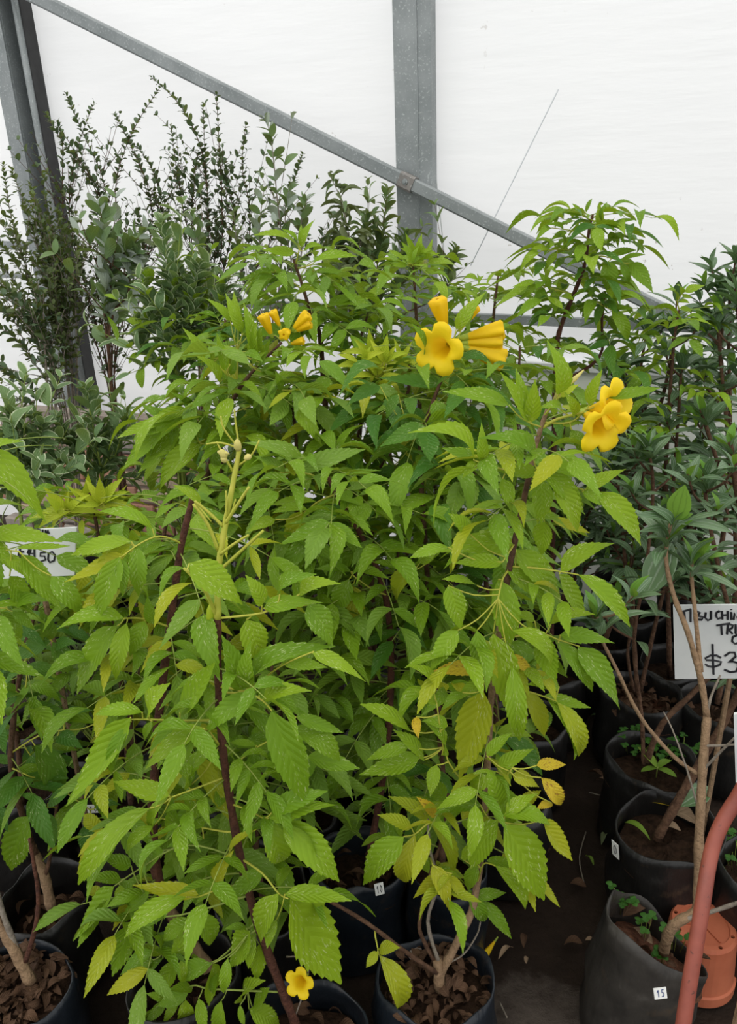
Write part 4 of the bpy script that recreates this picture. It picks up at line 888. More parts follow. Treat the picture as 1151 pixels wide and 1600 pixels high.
H([(926, 345), (936, 346)], [(935, 352, 936, 317, 'l', .4), (940, 345, 949, 315, 'g', .26), (958, 350, 995, 343, 'g', .24), (950, 355, 973, 360, 'g', .26), (950, 358, 960, 340, 'l', .3)], dy=-.02)
H([(905, 440), (930, 470), (952, 483)], [(955, 485, 980, 534, 'g', .42), (955, 478, 987, 483, 'g', .3), (940, 475, 930, 510, 'd', .45), (955, 465, 985, 455, 'l', .3), (950, 470, 1005, 466, 'l', .34)], dy=-.06)
H([(895, 460), (860, 450), (835, 440)], [(835, 440, 800, 448, 'l', .36), (838, 444, 812, 470, 'l', .36), (860, 450, 840, 425, 'g', .4), (865, 455, 868, 490, 'g', .45), (850, 450, 830, 480, 'g', .4)], dy=-.06)
E_.fill(sE, 30, .42, .98, .13, (2, 3), .085, ['g', 'g', 'd', 'l'], elev=(0, .6), limit=250)
E_.fill(sE2, 10, .2, 1, .12, (2, 3), .08, ['g', 'd'], elev=(0, .5), limit=295)
# ---- further bushes filling the rows behind
ROW = [('middle-green trumpet bush just behind the bush with the cut stem', (-.44, 1.40), 14, [(205, 1150), (235, 1000), (250, 870), (270, 770)], 1.46, ['g', 'm', 'l'], .15, .095, 26),
       ('green trumpet bush in the second row behind the seed head', (-.20, 1.50), 15, [(440, 1150), (430, 1000), (420, 880), (415, 760)], 1.52, ['m', 'm', 'g'], .16, .095, 26),
       ('green trumpet bush shaded behind the yellow-green bush', (.33, 1.55), 16, [(770, 1050), (760, 920), (745, 800), (740, 690)], 1.58, ['m', 'm', 'g'], .16, .10, 26),
       ('trumpet bush with olive leaves beneath the left flower cluster', (-.20, 1.72), 17, [(470, 900), (465, 780), (462, 680), (450, 600)], 1.75, ['m', 'g', 'y'], .16, .10, 26),
       ('dull green trumpet bush at the foot of the tallest bush', (.45, 1.85), 18, [(800, 850), (805, 740), (808, 640), (812, 540)], 1.88, ['g', 'd', 'm'], .16, .095, 26),
       ('slender trumpet bush right of the middle post with thin red stems', (.36, 2.35), 19, [(760, 640), (765, 560), (772, 480), (778, 430)], 2.36, ['g', 'm', 'l'], .15, .085, 20),
       ('trumpet bush hiding the foot of the middle post', (.14, 2.28), 20, [(655, 640), (652, 540), (648, 460), (645, 415)], 2.3, ['l', 'g', 'm'], .14, .085, 24),
       ('trumpet bush with dull leaves in the rear row left of the middle', (-.45, 2.1), 21, [(345, 720), (345, 620), (350, 540), (352, 500)], 2.12, ['m', 'g', 'd'], .15, .09, 22),
       ('small trumpet bush with glossy leaves near the price card', (-.92, 1.62), 22, [(20, 1080), (30, 980), (45, 910), (52, 880)], 1.64, ['g', 'd', 'm'], .14, .09, 18),
       ('trumpet bush with pale leaves behind the tibouchinas', (.98, 2.15), 23, [(1040, 760), (1045, 640), (1052, 540), (1060, 485)], 2.16, ['l', 'g'], .12, .075, 16),
       ('low trumpet bush filling the gap behind the numbered bag', (.12, 1.53), 25, [(600, 1200), (610, 1080), (615, 960), (622, 860)], 1.6, ['m', 'm', 'g'], .17, .10, 28),
       ('low trumpet bush with dull leaves behind the front stem', (-.24, 1.26), 26, [(400, 1330), (405, 1230), (415, 1130), (425, 1040)], 1.3, ['m', 'g', 'm'], .14, .085, 26),
       ('rear trumpet bush between the yellow shoots and the post', (.01, 2.0), 24, [(560, 760), (565, 640), (562, 540), (575, 490)], 2.02, ['m', 'g', 'd'], .15, .09, 24)]
ROWP = []
for lab, XY, sd, px, Yt, mats, LL, ll_, n in ROW:
    p = rowplant(lab, XY, sd); n_ = len(px)
    sp = p.stem([Vector((XY[0], XY[1], .18))]+[P(x, y, XY[1]+(Yt-XY[1])*(i+1)/n_) for i, (x, y) in enumerate(px)], .0085, .0028, 'bark'); p.sp = sp
    p.fill(sp, n+8, .12, 1.0, LL, (2, 3), ll_, mats, elev=(-.1, .6), limit=285); ROWP.append(p)
for cc in ((650, 402), (640, 415), (665, 410)): tuft(ROWP[6], cc, 6, 42, 'l', wr=.28)
H = ROWP[9].hero
H([(1061, 485), (1058, 470), (1068, 456)], [(1055, 470, 1035, 454, 'l', .42), (1063, 460, 1056, 445, 'l', .45), (1069, 456, 1101, 446, 'l', .36), (1065, 462, 1081, 466, 'l', .4), (1059, 472, 1077, 474, 'l', .42), (1061, 482, 1083, 487, 'l', .5)], dy=-.01)
# ------------------------------------------------------------------ small-leaved shrubs at the back
GS = 'small-leaved shrubs at the back'
def shrub(label, XY, shoots, mats, key, ll, wr, gap, stemmat, group, name='shrub', limit=300, twigs=0, r=.005, two=True, bagR=.12, nhj=.5, ang=(.7, 1.1), up=.3, top=None):
    """shoots: lists of (px,py,Y) or Vectors from the base to the tip; leaves in pairs every `gap` metres"""
    p = bagged(name, label, 'shrub', XY, group, R=bagR, seed=int(XY[0]*100) & 255); base = Vector((XY[0], XY[1], .19))
    leaves = []
    def leafy(sp, t0=.25):
        ln = sum((sp[i+1]-sp[i]).length for i in range(len(sp)-1)); n = max(2, int(ln/gap)); a = rng.uniform(0, 6.28)
        for k in range(n):
            t = k/(n-1)
            if t < t0: continue
            f = t*(len(sp)-1.001); j = int(f); q = sp[j].lerp(sp[j+1], f-j); tg = (sp[j+1]-sp[j]).normalized()
            a += 1.57 if two else 2.4
            o1 = tg.orthogonal().normalized(); o2 = tg.cross(o1)
            for sg in ((1, -1) if two else (1,)):
                rad = (o1*math.cos(a)+o2*math.sin(a))*sg; e = rng.uniform(*ang)
                d = (tg*math.cos(e)+rad*math.sin(e)+UP*up*rng.uniform(-.6, .6)).normalized()
                le = ll*rng.uniform(.7, 1.2)*(1-.35*max(0, t-.8)/.2)
                leaves.append((q, q+d*le, UP*.8+tg*.4+jit(nhj), le*wr*rng.uniform(.85, 1.15)))
    for s_ in shoots:
        q = [x if isinstance(x, Vector) else P(*x) for x in s_]; sp = p.stem([base+jit(.015)]+q, r, r*.25, stemmat, 'stem', 5)
        leafy(sp)
        for k in range(twigs):
            t = rng.uniform(.28, .70); j = int(t*(len(sp)-1)); a = sp[j]; tg = (sp[min(j+1, len(sp)-1)]-sp[max(j-1, 0)]).normalized()
            dr = (tg*.7+Vector((rng.uniform(-1, 1), rng.uniform(-1, 1), rng.uniform(-.1, .7)))*.8).normalized(); L = rng.uniform(.10, .24)
            tp = p.stem([a, a+dr*L*.5+UP*.01, a+dr*L+UP*.03], r*.4, r*.18, stemmat, 'twig', 4, keep=False); leafy(tp, .1)
    # the leaves that show largest are parts, the rest one joined part
    leaves.sort(key=lambda L: -(L[0].z+rng.uniform(-.35, .35)))
    S = Stuff()
    for i, (a, b, nh, wd) in enumerate(leaves):
        if i < limit: put(key, rng.choice(mats), a, b, nh, wd, 'leaf', p.root, p.w)
        else: S.put(key, a, b, nh, wd)
    S.build('foliage', mats[0], p.root, p.w)
    return p
def sh(tips, Y):
    return [[(*q, Y) for q in t] for t in tips]
def base_at(px, Y): q = P(px, 800, Y); return (q.x, Y)
# bushy olive shrub on the left edge
shrub('bushy olive-green shrub crowding round the foot of the slotted post', base_at(115, 3.0), sh([[(100, 640), (60, 480), (20, 350), (5, 258)], [(105, 600), (75, 450), (45, 340), (18, 265)], [(105, 580), (85, 450), (70, 360), (45, 285)], [(110, 570), (95, 450), (85, 380), (68, 300)], [(112, 560), (100, 470), (88, 400), (78, 315)],
      [(90, 600), (40, 470), (-10, 390), (-30, 300)], [(100, 620), (50, 520), (5, 440), (-30, 380)], [(120, 560), (115, 450), (100, 370), (90, 330)], [(115, 600), (80, 500), (30, 420), (0, 380)]], 2.95), ['sh1', 'sh1', 'sh2'], 'small', .029, .5, .028, 'barkg', GS, twigs=17, r=.004)
shrub('slender dark shrub with a bare pale trunk against white film', base_at(60, 2.68), sh([[(88, 620), (72, 540), (63, 500), (50, 440)], [(80, 590), (62, 515), (20, 460), (-15, 430)], [(70, 540), (45, 500), (10, 490), (-20, 480)], [(85, 610), (50, 560), (15, 520), (-20, 510)], [(88, 620), (40, 600), (5, 580), (-30, 560)], [(95, 640), (40, 630), (0, 610)]], 2.8), ['sh2', 'sh1'], 'small', .034, .55, .036, 'barkg', GS, twigs=4, r=.005)
# dark shrub with long wand shoots
W3 = [[(172, 600), (150, 420), (165, 300), (128, 205), (103, 147)], [(170, 590), (120, 400), (108, 320), (120, 235), (146, 162)], [(168, 600), (110, 430), (98, 320), (98, 230), (90, 190)], [(172, 590), (165, 380), (150, 290), (100, 225), (72, 178)],
      [(175, 600), (195, 420), (180, 300), (205, 210), (249, 138)], [(178, 580), (230, 400), (235, 310), (205, 230), (180, 180)], [(178, 580), (210, 430), (250, 330), (240, 270), (215, 230)], [(172, 600), (140, 480), (125, 400), (110, 350)], [(175, 590), (180, 460), (170, 390), (165, 340)], [(178, 590), (215, 480), (225, 400), (215, 340)]]
shrub('dark shrub throwing long leafy wands up between the posts', base_at(200, 3.2), sh(W3, 3.1), ['sh2', 'sh2', 'sh1'], 'small', .027, .55, .038, 'bark', GS, twigs=13, r=.0035)
W4 = [[(310, 560), (325, 380), (318, 250), (285, 170), (237, 121)], [(315, 560), (300, 400), (285, 320), (275, 260), (267, 198)], [(315, 560), (325, 400), (325, 320), (320, 240), (317, 168)], [(318, 560), (345, 400), (346, 300), (342, 220), (338, 148)], [(320, 560), (380, 420), (390, 330), (378, 260), (384, 196)], [(312, 560), (300, 440), (300, 340), (302, 280), (310, 240)],
      [(325, 560), (400, 420), (440, 340), (460, 280), (472, 242)], [(318, 560), (350, 420), (365, 340), (355, 290), (352, 260)], [(310, 560), (270, 420), (250, 340), (240, 300)], [(318, 560), (330, 440), (340, 380), (335, 330)], [(325, 560), (420, 450), (480, 400), (515, 370), (530, 335)]]
shrub('dark wand-like shrub whose arching tip reaches highest against the film', base_at(315, 2.98), sh(W4, 3.12), ['sh2', 'sh2', 'sh1'], 'small', .027, .58, .038, 'bark', GS, twigs=13, r=.0035)
# broader leaves
GB = 'broad-leaved shrubs in the rear row'
shrub('shrub with broad grey-backed leaves rising to the brace', base_at(430, 2.75), sh([[(430, 560), (440, 400), (432, 300), (424, 220), (415, 188)], [(430, 550), (470, 400), (470, 350), (480, 310)], [(430, 550), (410, 430), (405, 360), (412, 300)], [(428, 560), (380, 440), (370, 380), (365, 330)], [(430, 550), (455, 430), (445, 350), (452, 290)], [(428, 560), (340, 440), (310, 380), (300, 340)]], 2.7), ['broad', 'broad', 'grey', 'broad', 'sh1'], 'ell', .055, .42, .075, 'barkg', GB, twigs=2, r=.004, nhj=.9)
shrub('shrub branch with drooping grey-green leaves above the variegated bush', base_at(190, 2.5), sh([[(170, 560), (165, 480), (172, 430), (195, 395), (225, 365)], [(170, 540), (175, 440), (165, 380), (155, 320)], [(170, 560), (200, 460), (205, 420), (215, 400)]], 2.45), ['broad', 'grey', 'broad'], 'ell', .075, .42, .05, 'bark', GB, twigs=2, r=.005, up=-.8, nhj=.9)
shrub('wilted shrub with shrivelled hanging leaves near the middle post', base_at(560, 2.8), sh([[(555, 560), (555, 460), (548, 390), (535, 320), (517, 278)], [(555, 560), (560, 450), (565, 400), (562, 370)], [(555, 560), (535, 450), (525, 400), (530, 360)]], 2.75), ['wilt', 'wilt', 'broad'], 'strap', .075, .28, .035, 'barkg', GB, twigs=3, r=.004, ang=(1.6, 2.3), up=-1.6, nhj=1.0)
shrub('thin shrub with a star of small leaves beside the middle post', base_at(645, 2.95), sh([[(585, 560), (588, 430), (597, 370), (605, 300)], [(585, 560), (600, 450), (625, 400), (635, 365)], [(585, 560), (575, 430), (570, 380), (572, 340)], [(590, 560), (690, 460), (700, 420), (712, 395)], [(588, 560), (610, 470), (640, 430), (660, 400)]], 2.85), ['broad', 'sh1', 'broad'], 'ell', .062, .36, .045, 'bark', GB, twigs=4, r=.004, nhj=.8)
# dense bushes closing the rear row
for lab, px, tops in (('dense bush deep in the shade under the tall left bush', 430, [(380, 600), (420, 580), (460, 590), (400, 680), (450, 690), (430, 760), (380, 740), (480, 740), (362, 700), (348, 735)]), ('dense bush deep in the shade under the yellow shoots', 560, [(510, 590), (550, 570), (600, 590), (530, 680), (590, 690), (560, 760), (510, 750), (620, 750)]), ('dense bush deep in the shade under the fan of yellow buds', 700, [(650, 580), (690, 560), (740, 590), (670, 680), (730, 690), (700, 760), (650, 750), (760, 760)]), ('dense bush deep in the shade under the tallest bush', 850, [(800, 600), (840, 590), (890, 610), (820, 690), (880, 700), (850, 770), (910, 780), (800, 770)]), ('dense bush deep in the shade beside the brick wall', 320, [(270, 640), (310, 620), (340, 640), (280, 710), (330, 720), (300, 780), (250, 760), (350, 790)])):
    shrub(lab, base_at(px, 2.62), [[P(px, 900, 2.6).lerp(P(x, y, 2.55), .4), P(x, y, 2.55+rng.uniform(-.08, .08))] for x, y in tops], ['m', 'broad', 'broad'], 'ell', .085, .42, .05, 'bark', 'dense bushes in the rear row', twigs=3, r=.005, bagR=.10)
# variegated bushes
GV = 'variegated bushes in the middle rows'
shrub('variegated bush with cream-edged leaves left of the yellow buds', base_at(275, 2.3), sh([[(275, 600), (275, 480), (262, 420), (255, 345)], [(275, 600), (300, 500), (305, 450), (312, 420)], [(275, 600), (245, 520), (230, 470), (225, 430)], [(275, 610), (330, 520), (345, 470), (352, 440)], [(275, 600), (285, 530), (290, 480), (285, 440)], [(275, 610), (235, 560), (220, 530), (215, 500)], [(275, 600), (265, 520), (262, 480), (262, 455)], [(275, 610), (310, 560), (320, 520), (325, 490)]], 2.25), ['var', 'var', 'var', 'l'], 'ell', .065, .42, .035, 'rachg', GV, twigs=3, r=.004)
shrub('low variegated bush in front of the brick wall', base_at(150, 2.05), sh([[(160, 760), (150, 690), (140, 640), (134, 606)], [(160, 770), (120, 710), (100, 680), (85, 660)], [(160, 770), (180, 710), (190, 680), (195, 655)], [(160, 780), (90, 740), (60, 720), (45, 700)], [(160, 780), (210, 750), (225, 730), (235, 710)], [(160, 780), (140, 730), (120, 700), (112, 680)], [(160, 780), (170, 730), (165, 690), (160, 665)]], 2.0), ['var', 'var', 'broad'], 'ell', .06, .36, .04, 'rachg', GV, twigs=2, r=.004)
shrub('variegated bush by the left edge behind the price card', base_at(5, 1.9), sh([[(30, 780), (25, 710), (20, 670), (15, 645)], [(30, 780), (50, 720), (60, 690), (66, 665)], [(30, 780), (0, 720), (-10, 690)], [(30, 790), (70, 750), (85, 735), (95, 720)], [(30, 790), (10, 760), (-10, 750)]], 1.9), ['var', 'broad', 'var'], 'ell', .06, .45, .034, 'rachg', GV, twigs=4, r=.004)
shrub('dull narrow-leaved weedy shrub under the trumpet bushes at the left', base_at(120, 1.78), sh([[(120, 1120), (110, 1050), (100, 990)], [(125, 1120), (140, 1060), (150, 1010)], [(115, 1130), (70, 1080), (40, 1060)], [(125, 1130), (190, 1100), (220, 1070)], [(120, 1120), (160, 1080), (185, 1040)], [(118, 1130), (90, 1100), (60, 1100)]], 1.75), ['broad', 'wilt', 'var'], 'ell', .045, .3, .03, 'rachg', GV, twigs=5, r=.003)
# ------------------------------------------------------------------ tibouchinas on the right
GTI = 'tibouchinas in grow bags'
def tibouchina(label, c, trunks, R=.11, H=.26, mat='bag', seed=0, lv=.095, limit=300, every=.045, litter=0, smat='soil', tilt=(0, 0), soil_z=.72, leaf_from=.45, bark='bark', lean=(0, 0), dent=None):
    p = bagged('tibouchina', label, 'plant', c, GTI, R=R, H=H, mat=mat, seed=seed, litter=litter, smat=smat, tilt=tilt, soil_z=soil_z, lean=lean, dent=dent); cnt = 0
    for pts, r0, r1, t0, bk in trunks:
        sp = p.stem(pts, r0, r1, bk or bark)
        if t0 is None: continue
        ln = sum((sp[i+1]-sp[i]).length for i in range(len(sp)-1)); n = max(2, int(ln*(1-t0)/every)); a = rng.uniform(0, 6)
        for k in range(n+1):
            t = t0+(1-t0)*k/n; f = t*(len(sp)-1.001); j = int(f); q = sp[j].lerp(sp[j+1], f-j); tg = (sp[j+1]-sp[j]).normalized(); a += 1.57
            last = k >= n-1; m_ = 3 if last else 1
            if not last and rng.random() < .55:     # short side shoot with its own rosette
                b = rng.uniform(0, 6.28); L = rng.uniform(.06, .14); tp = p.stem([q, q+Vector((math.cos(b)*L*.5, math.sin(b)*L*.5, L*.35)), q+Vector((math.cos(b)*L*.8, math.sin(b)*L*.8, L*.8))], r1*.9, r1*.6, bk or bark, 'twig', 5, keep=False)
                ros(p, tp[-1], (tp[-1]-tp[-3]).normalized(), lv*.85, 3); 
            if last: ros(p, q, tg, lv, 4 if k == n else 2)
            else:
                for sg in (1, -1):
                    d = Vector((math.cos(a)*sg, math.sin(a)*sg, rng.uniform(-.35, .45))).normalized(); le = lv*rng.uniform(.75, 1.15)
                    b = q+d*.008; put('tib', 'tib', b, b+d*le, UP+jit(.4), le*rng.uniform(.24, .34), 'leaf', p.root, p.w)
    return p
def ros(p, q, tg, lv, pairs):
    a = rng.uniform(0, 6)
    for i in range(pairs):
        a += 1.57; e = .25+.95*(pairs-i)/pairs
        for sg in (1, -1):
            d = (tg*math.cos(e)+Vector((math.cos(a)*sg, math.sin(a)*sg, 0))*math.sin(e)+UP*.1).normalized(); le = lv*(.45+.6*(pairs-i)/pairs)*rng.uniform(.85, 1.15)
            put('tib', 'tibl' if i == pairs-1 and rng.random() < .7 else 'tib', q-tg*(.012*(pairs-i)), q-tg*(.012*(pairs-i))+d*le, UP+tg*.5+jit(.3), le*rng.uniform(.25, .34), 'leaf', p.root, p.w)
# front one, in the slumped bag
cF = rimc(1030, 1450)
T1 = tibouchina('tibouchina with a crooked tan trunk in a slumped worn grey bag', cF, [
    ([(1036, 1488, 1.14), (1046, 1455, 1.13), (1062, 1438, 1.13), (1085, 1425, 1.14), (1090, 1400, 1.15), (1092, 1300, 1.19), (1098, 1190, 1.24), (1104, 1120, 1.28)], .0115, .0085, None, 'barkt'),
    ([(1104, 1120, 1.28), (1094, 1060, 1.31), (1075, 990, 1.35), (1052, 930, 1.40), (1040, 870, 1.44), (1048, 815, 1.47)], .007, .004, .8, 'barkt'),
    ([(1095, 1050, 1.315), (1089, 990, 1.35), (1084, 940, 1.38), (1080, 900, 1.42), (1082, 870, 1.45)], .005, .0035, .8, 'barkt'),
    ([(1104, 1120, 1.28), (1110, 1090, 1.29), (1125, 1055, 1.31)], .0035, .002, None, 'barkg'),
    ([(1090, 1210, 1.235), (1050, 1180, 1.25), (1000, 1120, 1.28), (960, 1040, 1.33), (940, 1000, 1.36), (925, 960, 1.38)], .0045, .003, .95, 'barkt'),
    ([(1096, 1205, 1.235), (1120, 1180, 1.22), (1150, 1150, 1.2)], .003, .002, None, 'barkg'),
    ([(1100, 1165, 1.25), (1125, 1165, 1.24), (1150, 1163, 1.22)], .003, .002, None, 'barkg'),
    ([(1088, 1255, 1.21), (1072, 1200, 1.23), (1050, 1140, 1.26), (1036, 1112, 1.28)], .0022, .0012, None, 'barkg'),
    ([(1066, 1437, 1.13), (1110, 1425, 1.12), (1160, 1408, 1.1)], .0045, .004, None, 'barkg')], R=.113, H=.25, mat='bagg', seed=31, lv=.095, tilt=(-.075, -.02), soil_z=.66, lean=(-.035, 0), dent=(.6, .28), litter=14, smat='soilr')
# large leaves read off the photograph
def tl(p, B, T, Y, w_, mat='tib', dY=0.0):
    a, b = P(*B, Y), P(*T, Y+dY); put('tib', mat, a, b, UP*.5+(CAM-a).normalized()*.8, (b-a).length*w_, 'leaf', p.root, p.w)
for B, T, w_, mt in (((1050, 848), (1008, 932), .5, 'tib'), ((1055, 812), (1070, 757), .55, 'tibl'), ((1050, 820), (1008, 790), .24, 'tib'), ((1055, 818), (1144, 832), .2, 'tib'), ((1045, 826), (995, 832), .2, 'tib'), ((1060, 830), (1092, 848), .3, 'tib'), ((1045, 818), (990, 805), .22, 'tib'), ((1068, 815), (1130, 800), .16, 'tib'), ((1060, 812), (1082, 803), .5, 'tibl'),
                   ((1085, 872), (1140, 866), .2, 'tibl'), ((1082, 880), (1078, 900), .5, 'tibl'), ((1090, 870), (1116, 838), .36, 'tibl'), ((1080, 892), (1115, 893), .4, 'tib')): tl(T1, B, T, 1.46, w_, mt, rng.uniform(-.04, .01))
for B, T, w_ in (((938, 992), (944, 968), .5), ((935, 985), (915, 965), .3)): tl(T1, B, T, 1.36, w_)
ax_ = Vector((.92, -.38, 0)).normalized()
c2 = P(1029, 1552, .985); 
paper_tag(T1.bag, T1.w, P(1030, 1551, 1.005), Vector((.93, .25, -.22)).normalized(), Vector((-.1, .42, .9)).normalized(), .028, .020, '15', 'inkb')
T2 = tibouchina('tibouchina with a leaning rust-brown trunk in the wide black bag with a number tag', rimc(1046, 1290), [
    ([(1025, 1312, 1.44), (1060, 1250, 1.46), (1100, 1180, 1.5), (1140, 1110, 1.54), (1165, 1040, 1.58), (1170, 900, 1.64), (1150, 760, 1.70), (1140, 690, 1.72)], .012, .006, .5, 'bark'),
    ([(1165, 1040, 1.58), (1130, 920, 1.62), (1105, 800, 1.66), (1100, 740, 1.68)], .006, .004, .5, 'bark')], R=.125, H=.26, seed=32, soil_z=.72, lv=.095)
paper_tag(T2.bag, T2.w, P(962, 1327, 1.385), Vector((.5, -.85, -.05)).normalized(), Vector((-.12, .1, 1)).normalized(), .020, .040, '0')
T3 = tibouchina('tibouchina in a bag overgrown with clover, slanting stem', rimc(1022, 1186), [
    ([(1010, 1190, 1.68), (1035, 1130, 1.7), (1090, 1075, 1.74), (1150, 1000, 1.8), (1165, 850, 1.9), (1120, 720, 1.98), (1095, 640, 2.0)], .009, .005, .4, 'bark'), ([(1005, 1195, 1.68), (1002, 1120, 1.72), (990, 1000, 1.78), (1010, 880, 1.84), (1020, 760, 1.9), (1010, 690, 1.92)], .006, .004, .4, 'bark')], R=.118, H=.26, seed=33, lv=.10)
T4 = tibouchina('tibouchina with three straight brown stems rising from red bark chips', rimc(1003, 1078), [
    ([(995, 1085, 2.0), (990, 1000, 2.03), (978, 900, 2.07), (972, 830, 2.1), (965, 760, 2.13), (960, 720, 2.15)], .007, .004, .45, 'bark'), ([(1000, 1080, 2.0), (1020, 990, 2.04), (1040, 900, 2.08), (1050, 780, 2.13), (1060, 640, 2.18), (1065, 560, 2.2)], .007, .004, .35, 'bark'),
    ([(990, 1080, 2.0), (980, 1020, 2.0), (990, 960, 2.02), (985, 880, 2.06), (1000, 780, 2.1), (1010, 700, 2.12)], .005, .003, .4, 'bark')], R=.118, H=.26, seed=34, smat='soilr', litter=120, lv=.10)
T5 = tibouchina('tibouchina behind the tibouchina price card', rimc(1130, 1100), [
    ([(1120, 1100, 1.92), (1140, 1000, 1.97), (1150, 880, 2.02), (1140, 720, 2.08), (1125, 560, 2.14), (1120, 480, 2.17)], .008, .004, .3, 'bark'), ([(1140, 1000, 1.97), (1180, 850, 2.02), (1190, 700, 2.08), (1160, 560, 2.12), (1150, 450, 2.16)], .007, .004, .3, 'bark')], R=.118, H=.26, seed=35, litter=40, lv=.10)
T6 = tibouchina('tibouchina in the rear row, rosettes level with the steel rail', base_at(1000, 2.5), [
    ([Vector((base_at(1000, 2.5)[0], 2.5, .18)), P(1005, 800, 2.52), P(1020, 680, 2.53), P(1040, 600, 2.54), P(1052, 530, 2.55), P(1055, 505, 2.55)], .009, .004, .5, 'bark'), ([P(1020, 680, 2.53), P(1000, 600, 2.55), P(1008, 530, 2.55), P(1015, 500, 2.55)], .006, .0035, .3, 'bark'), ([P(1020, 680, 2.53), P(980, 590, 2.52), P(965, 570, 2.5)], .005, .003, .3, 'bark'), ([P(1020, 680, 2.53), P(1060, 620, 2.5), P(1110, 580, 2.48)], .005, .003, .3, 'bark')], R=.118, seed=36, lv=.11)
T7 = tibouchina('tallest tibouchina, bare upper stem with small leaf tufts against the film', base_at(1130, 2.4), [
    ([Vector((base_at(1130, 2.4)[0], 2.4, .18)), P(1135, 800, 2.42), P(1140, 650, 2.44), P(1138, 540, 2.45), P(1140, 470, 2.45), P(1143, 435, 2.45)], .009, .004, .5, 'bark'), ([P(1140, 640, 2.44), P(1125, 550, 2.45), P(1132, 490, 2.45), P(1125, 450, 2.45)], .006, .003, .35, 'bark'), ([P(1140, 650, 2.44), P(1100, 600, 2.42), P(1085, 560, 2.4)], .005, .003, .3, 'bark')], R=.118, seed=37, lv=.10)
T8 = tibouchina('dark tibouchina filling the shade behind the three-stemmed one', (.80, 2.32), [
    ([Vector((.80, 2.32, .18)), P(975, 900, 2.3), P(970, 800, 2.3), P(985, 700, 2.3), P(990, 630, 2.3)], .009, .004, .4, 'bark'), ([P(975, 900, 2.3), P(1020, 830, 2.3), P(1040, 740, 2.3)], .006, .004, .3, 'bark'), ([P(975, 900, 2.3), P(1060, 850, 2.28), P(1100, 780, 2.26)], .006, .004, .3, 'bark')], R=.10, seed=38, lv=.11)
for lab, px, Yb, tops in (('dusky tibouchina under the film hem, behind the others', (.72, 2.6), 2.6, [(955, 840), (940, 780), (1000, 790), (985, 870)]), ('leafy tibouchina at the back between rail and price card', base_at(1085, 2.65), 2.65, [(1080, 700), (1100, 620), (1050, 760), (1130, 740), (1090, 820), (1040, 850)]), ('shaded tibouchina low behind the red bark chips', (1.22, 2.16), 2.3, [(1010, 900), (1050, 880), (985, 930), (1085, 900), (960, 890)]), ('rear tibouchina beside the tallest trumpet bush', base_at(975, 2.77), 2.77, [(965, 640), (985, 590), (950, 700), (1000, 690), (930, 760)])):
    q0 = px; tibouchina(lab, q0, [([Vector((q0[0], q0[1], .18)), Vector((q0[0], q0[1], .45)).lerp(P(tx, ty, Yb), .5), P(tx, ty, Yb-.03)], .007, .0035, .3, 'bark') for tx, ty in tops], R=.10, seed=int(Yb*100), lv=.11, every=.05)
T9 = bagged('empty_grow_bag', 'wide black grow bag of bright clover behind the red bar', 'bag', rimc(1218, 1355), None, R=.12, H=.26, seed=39)
# leaf scraps lying in the bags (each its own thing)
def scrap(label, mat, c, d, ln, wr, key='ell', z=None, cat='leaf', group=None, name='fallen_leaf'):
    c = Vector(c); d = Vector((d[0], d[1], d[2] if len(d) > 2 else 0)).normalized(); o = put(key, mat, c-d*ln/2, c+d*ln/2, UP+jit(.25), ln*wr, name, None, Vector((0, 0, 0)))
    tag(o, label, cat, group); return o
scrap('narrow green leaf lying on the dark soil of the wide bag', 'm', PZ(995, 1299, .205), (.5, -.7), .075, .24)
scrap('yellow leaf lying across the back of the wide black bag', 'w', PZ(1032, 1256, .215), (.8, -.25), .062, .42)
scrap('crumpled tan leaf beside the leaning trunk', 'dryl', PZ(1064, 1280, .215), (.6, -.3), .075, .6, 'strap')
scrap('small crumpled tan leaf below the leaning trunk', 'dryl', PZ(1048, 1296, .212), (.9, -.2), .045, .5, 'strap')
scrap('broad grey-green leaf hanging behind the crooked trunk', 'tib', PZ(1085, 1245, .30), (.8, .5), .12, .5, 'tib')
scrap('curled pale brown leaf in the slumped bag', 'dryl', PZ(1003, 1462, .185), (.6, -.8), .05, .45, 'strap')
scrap('large brown leaf in the slumped bag beside clover', 'dry', PZ(990, 1425, .2), (.8, .3), .06, .6, 'strap')
# ------------------------------------------------------------------ clover
def clover(label, c, n, spread, group):
    t = thing('clover', label, 'weed', c, group)
    for i in range(n):
        a = rng.uniform(0, 6.28); r_ = spread*math.sqrt(rng.random()); h = rng.uniform(.02, .05); q = Vector(c)+Vector((math.cos(a)*r_, math.sin(a)*r_*.8, h))
        m = MB(); m.tube([Vector(c)+Vector((math.cos(a)*r_*.4, math.sin(a)*r_*.35, -.008)), q.lerp(Vector(c), .25)+UP*h*.2, q], .0008, 4); lf = m.build('leaf', M['rachg'], t, origin=q, smooth=True)
        b = rng.uniform(0, 6.28)
        for k in range(3):
            d = Vector((math.cos(b+k*2.09), math.sin(b+k*2.09), rng.uniform(-.1, .15))); L = rng.uniform(.011, .016)
            put('small', 'clov', q, q+d*L, UP+jit(.15), L*1.0, 'leaflet', lf, q)
GC = 'clover weeds in the bags'
clover('clover clump against the rim of the slumped bag', PZ(970, 1420, .2), 6, .035, GC)
clover('clover sprig at the foot of the crooked trunk', PZ(1055, 1478, .18), 6, .03, GC)
clover('small clover at the near edge of the slumped bag', PZ(1040, 1505, .17), 4, .03, GC)
clover('clover sprigs in the middle of the slumped bag', PZ(1010, 1462, .19), 4, .025, GC)
clover('thick clover mat at the left of the overgrown bag', PZ(985, 1170, .205), 14, .07, GC)
clover('clover mat in the middle of the overgrown bag', PZ(1030, 1185, .205), 14, .07, GC)
